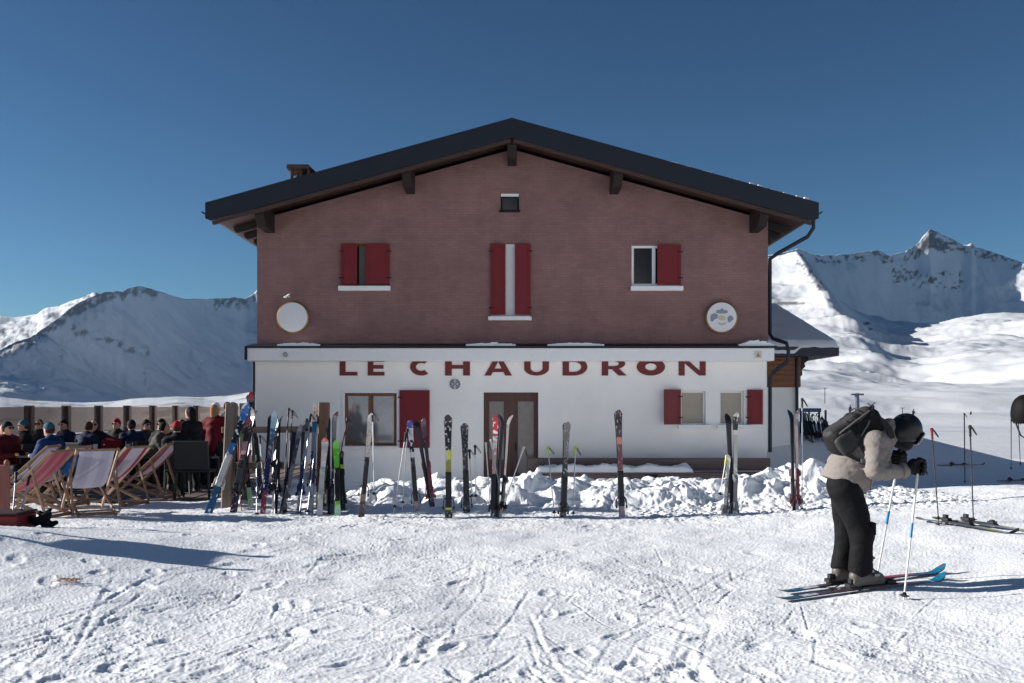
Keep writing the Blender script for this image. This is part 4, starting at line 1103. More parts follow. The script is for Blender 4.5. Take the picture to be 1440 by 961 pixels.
def bm(name, stops, seed=0., marks=None, scale=14.): return band_mat(name, stops, seed, marks, scale)
K = (22, 22, 26); WH = (205, 205, 205)
M_BLUE = bm('ski_blue', [(0, (0, 84, 130)), (.34, (214, 214, 214)), (.44, (120, 168, 176)), (.58, (26, 108, 176)), (.72, K), (.93, (40, 110, 180))], 1.3, (225, 228, 230), 11)
M_NAVY = bm('ski_navy', [(0, (22, 22, 36)), (.42, (96, 70, 80)), (.62, (200, 150, 150)), (.75, (60, 44, 54)), (.92, (170, 40, 46))], 2.1, (160, 120, 124), 20)
M_LIME = bm('ski_lime', [(0, (200, 214, 200)), (.3, (118, 200, 70)), (.75, (96, 180, 60)), (.95, K)], 3.1, (150, 214, 100), 10)
M_RTIP = bm('ski_black_redtip', [(0, (44, 44, 50)), (.86, K), (.93, (160, 36, 46))], 4.7, (92, 92, 100), 22)
M_PALE = bm('ski_pale_tip', [(0, (214, 206, 206)), (.10, (150, 60, 70)), (.38, (46, 56, 96)), (.52, (90, 92, 104)), (.80, (70, 120, 150)), (.9, (168, 208, 222))], 5.2, (180, 186, 196), 18)
M_ORNG = bm('ski_orange', [(0, (206, 200, 194)), (.3, (204, 196, 190)), (.42, (206, 120, 44)), (.62, (44, 44, 52)), (.9, (120, 126, 140))], 6.3, (150, 120, 110), 20)
M_STEEL = bm('ski_steel', [(0, (98, 102, 116)), (.5, (70, 74, 86)), (.8, (120, 122, 130)), (.93, K)], 7.7, (150, 152, 162), 20)
M_ASH = bm('ski_ash', [(0, (164, 164, 170)), (.4, (84, 70, 80)), (.55, (150, 150, 158)), (.85, K)], 8.8, (60, 62, 74), 24)
M_ICE = bm('ski_ice', [(0, (170, 174, 184)), (.5, (120, 128, 146)), (.78, (30, 110, 150)), (.88, (226, 222, 210))], 9.4, (96, 100, 118), 18)
M_WRED = bm('ski_white_coral', [(0, (222, 220, 216)), (.5, (216, 204, 196)), (.7, (226, 120, 100)), (.85, (214, 206, 200))], 10.2, (240, 236, 230), 16)
M_GRAPH = bm('ski_graphite', [(0, K), (.35, (40, 38, 44)), (.7, (140, 132, 130)), (.93, (110, 40, 46))], 11.1, (108, 104, 106), 18)
M_GREEN = bm('ski_green', [(0, (190, 230, 190)), (.12, (110, 200, 60)), (.82, (126, 214, 76)), (.94, (190, 200, 190))], 12.6, (150, 226, 96), 8)
M_KY = bm('ski_black_yellow', [(0, K), (.35, (190, 200, 60)), (.42, K)], 13.3, (70, 70, 74), 18)
rackg = 'skis leaning on the wooden rack'
def PA(px, py, d): return P(px, py, d)
for (x0, y0, x1, y1, d0, d1, mm, yaw, wd, spread, bnd, label) in (
    (293, 722, 349, 568, 15.2, 15.62, M_BLUE, .12, .135, 0, BINDW, 'wide blue skis with black band near tip, leaning outermost on rack post'),
    (328, 722, 352, 590, 15.25, 15.9, M_NAVY, -.1, .125, .0, BIND, 'navy skis with rosy graphics leaning just right of the left rack post'),
    (352, 706, 340, 600, 15.7, 16.2, M_LIME, .3, .10, 0, BIND, 'lime green skis behind the rack between the two left posts'),
    (366, 690, 351, 553, 16.2, 16.5, M_RTIP, .5, .11, 0, BIND, 'tall black skis with red tip standing beside the house corner'),
    (337, 700, 357, 575, 15.6, 16.0, M_GRAPH, -.6, .10, .02, BINDR, 'graphite skis with dark red tips squeezed behind the navy pair'),
    (369, 727, 384, 581, 15.15, 15.85, M_PALE, .15, .10, .015, BINDN, 'skis with pale blue tip, navy middle and dark red lower half'),
    (386, 727, 391, 583, 15.15, 15.9, M_ORNG, -.7, .10, 0, BIND, 'skis with orange middle and white tails leaning on the rack'),
    (397, 722, 419, 600, 15.2, 15.9, M_STEEL, .4, .095, .02, BINDG, 'steel grey skis with black tips leaning to the right on rack'),
    (420, 722, 431, 592, 15.25, 15.9, M_ASH, -.3, .09, .03, BINDN, 'ash grey skis with splayed black tips near rack centre'),
    (437, 716, 444, 570, 15.3, 15.9, M_ICE, .1, .10, .0, BINDN, 'ice grey skis with cream and teal tips left of warm brown post'),
    (450, 719, 458, 618, 15.2, 15.6, M_WRED, .0, .12, 0, BINDW, 'short white skis with coral band in front of warm brown post'),
    (465, 716, 466, 580, 15.3, 15.8, M_GRAPH, .9, .10, .03, BIND, 'graphite skis with maroon tips just right of warm brown post'),
    (475, 717, 473, 622, 15.15, 15.5, M_GREEN, .1, .115, 0, BIND, 'bright green skis at the right end of the rack'),
    (482, 706, 479, 637, 15.5, 15.8, M_KY, .5, .08, 0, BIND, 'short black and yellow skis at the far right of the rack')):
    ski_pair(PA(x0, y0, d0), PA(x1, y1, d1), mm, label, yaw, wd, bnd, spread, rackg)
for (x0, y0, x1, y1, d0, d1, sh, label) in (
    (361, 728, 361, 640, 15.0, 15.5, ALU, 'bare silver pole left of the pale blue tipped skis'),
    (397, 728, 406, 574, 15.1, 15.7, PD, 'dark pole with big loop strap standing in the middle of rack'),
    (402, 724, 411, 577, 15.15, 15.75, PD, 'second dark pole, right of the big loop strap'),
    (421, 726, 437, 582, 15.05, 15.7, ALU, 'silver pole leaning right beside the ash grey skis'),
    (432, 724, 448, 585, 15.05, 15.7, ALU, 'silver pole crossing the ice grey skis'),
    (372, 700, 365, 612, 15.3, 15.6, PW, 'white pole at the lower rail of the rack'),
    (462, 722, 489, 588, 15.3, 15.9, PD, 'dark slanting pole right of the graphite skis by the window'),
    (340, 725, 333, 600, 15.4, 15.7, PR, 'dark red pole behind the navy skis')):
    ski_pole(P(x0, y0, d0), P(x1, y1, d1), label, sh, group='ski poles on the wooden rack')

# ------------------------------------------------ the row stuck into the snow heap
M1 = bm('ski_white_brown', [(0, (54, 44, 44)), (.15, (120, 100, 92)), (.32, (60, 44, 42)), (.52, (196, 186, 178)), (.82, (214, 210, 206)), (.93, K)], 1.9, (150, 120, 108), 24)
M2 = bm('ski_white_blue', [(0, (120, 108, 116)), (.16, K), (.45, (206, 206, 210)), (.5, K), (.6, (214, 214, 216)), (.70, (50, 60, 150)), (.84, (220, 222, 226)), (.93, K), (.96, (180, 180, 160))], 2.9, (210, 212, 220), 20)
M3 = bm('ski_plum', [(0, (30, 30, 44)), (.3, (58, 38, 46)), (.6, (96, 70, 82)), (.85, (150, 130, 140))], 3.9, (120, 96, 104), 22)
M4 = bm('ski_black_acid', [(0, K), (.10, (190, 206, 60)), (.22, K), (.38, (150, 150, 60)), (.52, (226, 222, 60)), (.60, K)], 4.4, (206, 204, 206), 22)
M5 = bm('ski_black_white', [(0, (40, 38, 44)), (.5, (30, 28, 34)), (.88, (220, 218, 220)), (.93, K)], 5.6, (160, 158, 164), 24)
M6 = bm('ski_red_white', [(0, (40, 46, 70)), (.2, (206, 200, 200)), (.3, (196, 150, 150)), (.62, (206, 190, 188)), (.72, (190, 60, 70)), (.93, (90, 130, 150))], 6.6, (226, 216, 214), 16)
M7 = bm('ski_beige', [(0, (60, 66, 84)), (.2, (206, 176, 172)), (.5, (214, 200, 190)), (.8, (210, 200, 188))], 7.2, (190, 160, 156), 12)
M8 = bm('ski_pepper', [(0, (70, 70, 76)), (.2, (46, 46, 52)), (.55, (120, 116, 114)), (.9, (50, 50, 54))], 8.3, (186, 184, 180), 26)
M9 = bm('ski_mauve_red', [(0, (160, 144, 150)), (.26, K), (.46, (190, 178, 178)), (.52, (120, 52, 62)), (.74, (226, 140, 124)), (.80, (60, 52, 58)), (.9, K)], 9.6, (180, 150, 150), 26)
M10 = bm('ski_cream_black', [(0, (206, 204, 196)), (.3, (190, 188, 180)), (.78, (226, 224, 214)), (.82, K), (.93, (190, 190, 186))], 10.8, (226, 222, 210), 14)
M11 = bm('ski_sand', [(0, (200, 196, 200)), (.3, (190, 170, 166)), (.6, (200, 170, 160)), (.85, (150, 140, 144)), (.94, (90, 90, 100))], 11.7, (214, 204, 198), 14)
rowg = 'skis stuck upright in the snow heap'
db = 14.75
for (x0, y0, x1, y1, lean, mm, yaw, wd, spread, bnd, label, bp) in (
    (509, 717, 522, 582, .15, M1, .2, .105, 0, BIND, 'white and brown skis with black tip in front of the wide window', .40),
    (585, 706, 576, 592, .15, M2, .1, .10, .0, BIND, 'white skis with blue stripe in front of the open red shutter', .30),
    (606, 700, 590, 590, .15, M3, .35, .085, .035, BINDR, 'plum skis with splayed crossed tips right of blue striped pair', .32),
    (631, 721, 630, 584, .12, M4, .02, .125, 0, BIND, 'black skis with acid yellow middle left of the doorway', .30),
    (656, 708, 653, 596, .12, M5, .1, .12, 0, BIND, 'black skis with white patch at tip, nearest left of the door', .28),
    (694, 721, 698, 584, .15, M6, -.25, .10, .0, BIND, 'red and white skis standing in front of the door', .28),
    (702, 721, 711, 583, .2, M7, 1.1, .11, .035, BIND, 'beige rosy skis curving outwards in front of the door', .27),
    (792, 722, 797, 594, .12, M8, .15, .11, 0, BIND, 'speckled grey and black skis between the door and the middle of bench', .28),
    (875, 736, 869, 577, .12, M9, .03, .115, 0, BIND, 'tallest black and red skis with mauve tails before the bench', .36),
    (1032, 729, 1029, 581, .15, M10, .15, .095, .03, BINDG, 'cream skis with black tips before the small windows', .30),
    (1020, 724, 1025, 640, .1, M10, -.4, .075, 0, BINDG, 'shorter cream skis without visible tips beside the black tipped pair', .40),
    (1119, 727, 1116, 576, .12, M11, .6, .10, .012, BINDR, 'sand coloured skis at the right end of the heap by the annexe', .34)):
    ski_pair(P(x0, y0, db), P(x1, y1, db+lean), mm, label, yaw, wd, bnd, spread, rowg, bpos=bp)
for (x0, y0, x1, y1, sh, gp, label) in (
    (554, 718, 571, 608, ALU, GRIPM, 'slanting silver pole, leftmost in front of the red shutter'),
    (566, 712, 573, 603, ALU, GRIPM, 'upright silver pole touching the blue striped skis'),
    (526, 700, 524, 580, PW, GRIPM, 'white pole with black grip right of the white and brown skis'),
    (664, 703, 660, 632, PW, GRIPM, 'short white pole just right of the white patched skis'),
    (669, 703, 668, 626, PW, GRIPM, 'white pole with grip against white wall left of door'),
    (690, 718, 683, 622, PW, BINDW, 'pale pole with white grip before the left door edge'),
    (706, 718, 737, 628, PW, BINDW, 'pale slanting pole with white grip before the right door glass'),
    (705, 700, 690, 618, ALU, BINDW, 'silver pole with white grip crossing the red and white skis'),
    (780, 726, 770, 628, ALU, PY, 'silver pole with lime collar left of the speckled skis'),
    (806, 727, 809, 628, ALU, PY, 'silver pole with lime collar right of the speckled skis'),
    (1012, 700, 1022, 640, PW, BINDY, 'white pole with yellowish grip beside the cream skis'),
    (1128, 722, 1128, 560, ALU, GRIPM, 'long silver pole behind the sand coloured skis by the annexe')):
    p = ski_pole(P(x0, y0, db-.05), P(x1, y1, db+.1), label, sh, gp, group='ski poles in the snow heap')

# ------------------------------------------------ skis lying in the snow on the right, with poles beside them
def lying(px, py, d, yawz, mm, label, bnd=BIND, L=1.6, wd=.1, name='ski', h=.02, group='skis lying in the snow on the right', pitch=0.0):
    c = P(px, py, d); t = thing('ski', label, 'ski', (c.x, c.y, gz(c.x, c.y)+h), 0, group)
    ski_mesh(L, wd, 1, mm, t, bm_=bnd, name='blade', off=.004)
    for o in t.children:
        o.location = (-L*.5, 0, 0)
        o.rotation_euler = (PI/2, 0, PI/2)
    t.rotation_euler = (0, pitch, yawz)
    return t
def fix_children(t):
    pass
MLY = bm('ski_yellow_grey', [(0, (150, 156, 120)), (.2, (196, 200, 110)), (.32, (60, 50, 60)), (.6, (190, 196, 110)), (.85, (206, 206, 190))], 14.1, (90, 90, 90), 16)
MLD = bm('ski_dark', [(0, (40, 42, 54)), (.4, (60, 62, 74)), (.8, (36, 38, 50))], 15.1, (90, 96, 110), 16)
def pd_(py, z): return F*(HC-z)/(py-HY)
lying(1356, 741, pd_(741, .2), -1.30, MLY, 'yellow and grey ski lying on sunny snow, left one of two', BIND, 1.7)
lying(1388, 743, pd_(743, .2), -1.22, MLY, 'yellow and grey ski lying on sunny snow, right one of two', BIND, 1.7)
for (a, b, label, gp) in (((1320, 735), (1310, 602), 'thin pole with red and black grip left of the yellow skis', mat('grip_dark_red', C(112, 38, 44), .6)), ((1369, 737), (1364, 598), 'thin dark pole standing between the two yellow skis', GRIPM)):
    d = pd_(a[1], .2); ski_pole(P(*a, d), P(*b, d), label, PD, gp, group='poles beside the lying skis', sink=.08)
ds = 26.6
for (px, py, yw, L, label) in ((1352, 676, .12, 1.5, 'dark ski lying in shade with tall pole over it'), (1372, 682, -.5, 1.4, 'dark ski in shade lying across the other at tall pole'), (1338, 652, .05, 1.3, 'dark ski lying highest in the shade left of tall pole'), (1402, 659, -.02, 1.5, 'dark ski lying in shade by the pole nearest the picture edge'), (1434, 662, .06, 1.3, 'dark ski lying in shade at right picture edge')):
    c = P(px, py, ds); d = ds
    for _ in range(6):
        x = (px-720)*d/F; d = F*(HC-gz(x, d))/(py-HY) if gz(x, d) < HC else d
        d = min(max(d, 20), 42)
    lying(px, py, d, yw, MLD, label, BIND, L, .13, group='dark skis lying in the shade')
def on_snow(px, py, d0):
    d = d0
    for _ in range(8):
        x = (px-720)*d/F; d = .5*d+.5*min(max(F*(HC-gz(x, d))/(py-HY), 8), 42)
    return d
for (a, b, label, r) in (((1357, 680), (1356, 581), 'tall dark pole with thick grip standing in the shade', .014), ((1422, 661), (1422, 590), 'dark pole in shade left of the black helmet', .011), ((1435, 655), (1432, 592), 'dark pole in shade directly below the black helmet', .011)):
    d = on_snow(*a, 26); a_ = P(*a, d); b_ = P(*b, d)
    ski_pole(a_, b_, label, PD, GRIPM, group='dark poles standing in the shade', r=r)
HELM = mat('helmet_black', C(10, 10, 12), .7, var=.1, spec=.15)
t = thing('helmet', 'black helmet hung on a pole at the right picture edge', 'helmet', P(1441, 577, 9.6))
blob('shell', [('e', (0, 0, 0), (.115, .14, .15)), ('e', (0, .02, -.07), (.10, .12, .09))], .014, HELM, t, k=.05, cut=lambda p: -(p[..., 2]+.13))
m = MB(); m.tube([(-.09, 0, -.11), (-.05, -.02, -.24), (.02, 0, -.28), (.07, 0, -.12)], .009, 6); m.build('strap', GRIPM, t)
d = 9.6; q = P(1441, 577, d); zz = gz(q.x, q.y)
ski_pole((q.x+.03, q.y, zz), (q.x+.01, q.y, q.z+.02), 'pole that carries the black helmet at the picture edge', PD, GRIPM, sink=.05)

# ------------------------------------------------ the blue rack by the annexe, seen far off
STEELB = mat('blue_steel', C(52, 72, 104), .5, .3, var=.1)
d = 31.5; t = thing('ski_rack', 'low blue metal ski rack full of dark skis beside the annexe', 'ski rack', P(1146, 612, d)); OR = t.location
m = MB(OR); m.beam(P(1124, 577, d), P(1153, 577, d), .30, .12); m.build('top_rail', STEELB, t, bevel=.01)
for px, e in ((1126, 612), (1152, 618), (1161, 618)):
    m = MB(OR); m.tube([P(px, e+6, d+.1), P(px, 577, d)], .035, 8); m.build('leg', STEELB, t)
for i, (a, b, c) in enumerate(((1128, 580, 1134), (1131, 582, 1138), (1136, 580, 1143), (1140, 584, 1147), (1146, 582, 1150), (1153, 585, 1156), (1158, 588, 1160), (1162, 592, 1163))):
    ski_pair(P(c, 612+i % 3*2, d-.5), P(a, b, d-.1), (MLD, M_STEEL, M_ASH)[i % 3] if i != 2 else M_ICE, 'dark skis leaning against the low blue rack beside the annexe' if i != 2 else 'pale grey skis leaning against the low blue rack beside the annexe', .3*i, .11, BIND, 0, 'skis on the blue rack')
# ================================================================== terrace on the left
DECKW = wood_mat('deck_boards', C(96, 82, 76), C(138, 120, 112), 'Y', 8)
m = MB(); n = 46
for i in range(n):
    x = -11.4+i*.1345
    m.box((x, 17.6, -.06), (x+.126, 34.5, .0-.012*(i % 3 == 0)))
dk = m.build('terrace', DECKW, bevel=0); dk['kind'] = 'structure'
o = grid_mesh('terrace_snow', *(lambda gx, gy: (gx, gy, -.03+.075*fbm(gx*.8, gy*.45, 88, 4)-.02+.06*sstep(1.2, 0, gy-17.2)))(*np.meshgrid(np.linspace(-11.4, -5.2, 150), np.linspace(17.3, 30, 240))), SN); o['kind'] = 'structure'
WOODD = wood_mat('dark_post_wood', C(44, 30, 28), C(72, 50, 46), 'Z', 9)
GLB = glass_mat('tinted_glass', (.52, .465, .44), .12)
WBL = Vector((-11, 23, -.2))
t = thing('windbreak_fence', 'terrace windbreak of dark wooden posts with smoky glass panels', 'fence', WBL)
pts = []
for i in range(-2, 10):
    d = 23+1.61*i; q = (-679+8.1*i)/(1+.07*i); pts.append((q*d/F, d))
for i, (x, d) in enumerate(pts):
    zt = HC+4.5/F*d
    m = MB(WBL); m.box((x-.09, d-.09, -.5), (x+.09, d+.09, zt)); m.build('post', WOODD, t, bevel=.012)
for (xa, da), (xb, db_) in zip(pts[:-1], pts[1:]):
    za, zb = HC+3.5/F*da, HC+3.5/F*db_
    m = MB(WBL); m.raw([(xa, da+.095, 1.0), (xb, db_-.095, 1.0), (xb, db_-.095, zb-.02), (xa, da+.095, za-.02), (xa+.014, da+.095, 1.0), (xb+.014, db_-.095, 1.0), (xb+.014, db_-.095, zb-.02), (xa+.014, da+.095, za-.02)],
        [(0, 1, 2, 3), (7, 6, 5, 4), (0, 4, 5, 1), (3, 2, 6, 7), (1, 5, 6, 2), (0, 3, 7, 4)]); m.build('glass_panel', GLB, t)
    m = MB(WBL)
    m.beam((xa, da+.092, .94), (xb, db_-.092, .94), .10, .07); m.build('rail', WOODD, t, bevel=.006)
    m = MB(WBL)
    for k in range(7): m.beam((xa, da+.092, -.02+k*.142), (xb, db_-.092, .02+k*.15), .03, .135)
    m.build('board_panel', WOODD, t)

# ------------------------------------------------ furniture
CHB = mat('chair_black', C(30, 30, 33), .6, var=.1); TBL = mat('table_dark', C(40, 38, 40), .5, var=.12)
def make_chair(label, grp, wd=.46, arm=False):
    t = thing('terrace_chair', label, 'chair', (0, 0, 0), 0, grp)
    m = MB(); m.box((-.22, -wd/2, .42), (.22, wd/2, .455)); m.build('seat', CHB, t, bevel=.01)
    m = MB(); m.box((-.035, -wd/2, 0), (0, wd/2, .46), rot=Matrix.Rotation(-.16, 3, 'Y'), piv=(0, 0, 0)); m.v = [v+Vector((-.20, 0, .47)) for v in m.v]; m.build('backrest', CHB, t, bevel=.01)
    for sx in (-1, 1):
        for sy in (-1, 1):
            m = MB(); m.beam((sx*.19, sy*(wd/2-.02), .42), (sx*.22, sy*(wd/2), 0), .035, .035); m.build('leg', CHB, t)
    if arm:
        for sy in (-1, 1):
            m = MB(); m.beam((-.24, sy*(wd/2+.02), .66), (.20, sy*(wd/2+.02), .64), .045, .03); m.beam((.19, sy*(wd/2+.02), .63), (.2, sy*(wd/2+.02), .02), .035, .035, up=(1, 0, 0)); m.build('armrest', CHB, t)
    return t
chairs_grp = 'dark chairs on the terrace'
_c0 = None
def chair(x, y, rz, label):
    global _c0
    if _c0 is None: _c0 = make_chair(label, chairs_grp); c = _c0
    else: c = copy_tree(_c0); c['label'] = label
    c.location = (x, y, 0.0); c.rotation_euler = (0, 0, rz); return c
def table(x, y, lx, ly, rz, label, topm=TBL):
    t = thing('terrace_table', label, 'table', (x, y, 0), rz, 'terrace tables')
    m = MB(); m.box((-lx/2, -ly/2, .71), (lx/2, ly/2, .75)); m.build('tabletop', topm, t, bevel=.008)
    for sx in (-1, 1):
        for sy in (-1, 1):
            m = MB(); m.beam((sx*(lx/2-.08), sy*(ly/2-.08), .71), (sx*(lx/2-.06), sy*(ly/2-.06), 0), .05, .05); m.build('leg', TBL, t)
    return t
PALEW = wood_mat('grey_table_wood', C(96, 82, 78), C(130, 114, 108), 'X', 8)
table((160-720)*20.6/F, 20.6, 1.5, .8, .05, 'long dark table in the middle of the terrace')
table((22-720)*18.6/F, 18.6, 1.3, .7, .0, 'grey wooden table at the left edge of the terrace', PALEW)
table((243-720)*21.4/F, 21.4, 1.2, .8, .1, 'dark table beside the people near the rack')
# things on the tables
def cup(x, y, label, mm, r=.035, h=.10):
    t = thing('cup', label, 'cup', (x, y, .752)); m = MB(); m.lathe([(r*.8, 0), (r, h), (r*.9, h), (r*.7, .012)], (0, 0, 0), (0, 0, 1), 14); m.build('body', mm, t, smooth=True)
CUPW = mat('cup_white', C(214, 212, 208), .3)
for i, (px, lab) in enumerate(((134, 'white cup at the left end of the long dark table'), (146, 'white cup in the left half of the long dark table'), (178, 'white cup at the right end of the long dark table'))):
    cup((px-720)*20.4/F, 20.4+.05*i, lab, CUPW, .05, .13)

# ------------------------------------------------ deck chairs
DCW = wood_mat('deckchair_wood', C(112, 86, 66), C(154, 122, 94), 'X', 10)
SLING = {}
def sling_mat(name, a, b, wd=.12):
    m, nt, bs = _nodes(name); bs.inputs['Roughness'].default_value = .8
    tc = N(nt, 'ShaderNodeTexCoord'); sx = N(nt, 'ShaderNodeSeparateXYZ'); nt.links.new(tc.outputs['Object'], sx.inputs[0])
    w_ = N(nt, 'ShaderNodeMath', operation='PINGPONG'); w_.inputs[1].default_value = wd; nt.links.new(sx.outputs['Y'], w_.inputs[0])
    g_ = N(nt, 'ShaderNodeMath', operation='GREATER_THAN'); g_.inputs[1].default_value = wd*.5; nt.links.new(w_.outputs[0], g_.inputs[0])
    mx = N(nt, 'ShaderNodeMix', data_type='RGBA'); mx.inputs['A'].default_value = (*C(*a), 1); mx.inputs['B'].default_value = (*C(*b), 1)
    nt.links.new(g_.outputs[0], mx.inputs['Factor'])
    no = N(nt, 'ShaderNodeTexNoise', Scale=7.0, Detail=4.0); nt.links.new(tc.outputs['Object'], no.inputs['Vector'])
    bp = N(nt, 'ShaderNodeBump', Strength=.4, Distance=.02); nt.links.new(no.outputs['Fac'], bp.inputs['Height']); nt.links.new(bp.outputs[0], bs.inputs['Normal'])
    # thin cloth: lets some sun through
    tl = N(nt, 'ShaderNodeBsdfTranslucent'); nt.links.new(mx.outputs['Result'], tl.inputs[0]); nt.links.new(mx.outputs['Result'], bs.inputs['Base Color'])
    ms = N(nt, 'ShaderNodeMixShader'); ms.inputs[0].default_value = .35
    nt.links.new(bs.outputs[0], ms.inputs[1]); nt.links.new(tl.outputs[0], ms.inputs[2]); nt.links.new(ms.outputs[0], nt.nodes['Material Output'].inputs['Surface'])
    return m
PINK = sling_mat('sling_pink', (176, 112, 126), (160, 88, 104)); WHT = sling_mat('sling_white', (188, 186, 198), (176, 174, 190)); MIX = sling_mat('sling_mix', (186, 178, 188), (154, 74, 94), .3)
def deck_chair(px, py, d, rz, sm, label, sc=1.0):
    c = P(px, py, d); z = gz(c.x, d) if d < 17.3 else 0.0
    t = thing('deck_chair', label, 'deck chair', (c.x, c.y, z), rz, 'deck chairs at the terrace edge'); t.scale = (sc, sc, sc)
    w = .29; tops = {}
    m = MB()
    for s in (-1, 1): m.beam((-.52, s*w, .02), (.52, s*w, .98), .028, .05)
    m.beam((.515, -w, .97), (.515, w, .97), .035, .035); m.beam((-.50, -w, .04), (-.50, w, .04), .03, .03); m.build('back_frame', DCW, t, bevel=.004)
    m = MB(); q = w-.032
    for s in (-1, 1): m.beam((-.62, s*q, .44), (.50, s*q, .02), .028, .05)
    m.beam((-.61, -q, .44), (-.61, q, .44), .035, .035); m.beam((.46, -q, .035), (.46, q, .035), .03, .03); m.beam((.36, -q, .075), (.36, q, .075), .025, .025); m.build('seat_frame', DCW, t, bevel=.004)
    m = MB(); q = w+.032
    for s in (-1, 1): m.beam((.22, s*q, .70), (.44, s*q, .06), .024, .04)
    m.beam((.44, -q, .05), (.44, q, .05), .03, .03); m.build('prop_frame', DCW, t, bevel=.004)
    # sling sagging between the top bar and the front bar
    n = 22; v = []; f = []; ww = w-.05
    for i in range(n+1):
        u = i/n; x = .515+(-.61-.515)*u; zz = .985+(.455-.985)*u
        sag = .26*math.sin(PI*u)**.9*(1+.35*(u-.5)); x -= sag*.42*0+.0; zz -= sag
        for k in range(5):
            y = -ww+2*ww*k/4; v.append((x, y, zz-.015*math.sin(PI*k/4)))
    for i in range(n):
        for k in range(4): f.append((i*5+k, i*5+k+1, i*5+k+6, i*5+k+5))
    m = MB(); m.raw(v, f); m.raw([(a, b, c_-.006) for a, b, c_ in v], [g_[::-1] for g_ in f]); m.build('sling', sm, t, smooth=True)
    return t
deck_chair(44, 730, 14.6, -.15, PINK, 'pink striped deck chair nearest the left edge of the picture')
deck_chair(30, 705, 16.3, .1, WHT, 'white deck chair behind the pink striped one at the left edge')
deck_chair(126, 722, 15.0, -.95, WHT, 'white deck chair seen from behind with its broad cloth facing us')
deck_chair(160, 706, 16.6, -.35, MIX, 'red and white deck chair between the white one and the rightmost')
deck_chair(207, 692, 17.9, -.1, MIX, 'rightmost deck chair, white and red cloth on tan wood frame')
deck_chair(74, 706, 16.4, -.2, MIX, 'deck chair with red top bar cloth behind the white broad one')
# blue jacket lying over a chair
t = thing('jacket', 'blue jacket thrown over the deck chairs left of the white cloth', 'jacket', P(102, 652, 16.2))
blob('cloth', [('c', (-.20, 0, -.16), (.05, 0, .05), .06, .07), ('c', (.05, 0, .05), (.22, .03, .14), .07, .05), ('c', (0, -.03, 0), (-.05, -.05, -.2), .05, .03)], .018, mat('jacket_blue', C(20, 74, 128), .7, bump=.3, bscale=12), t, k=.05, wob=folds(.008, 20, 24))

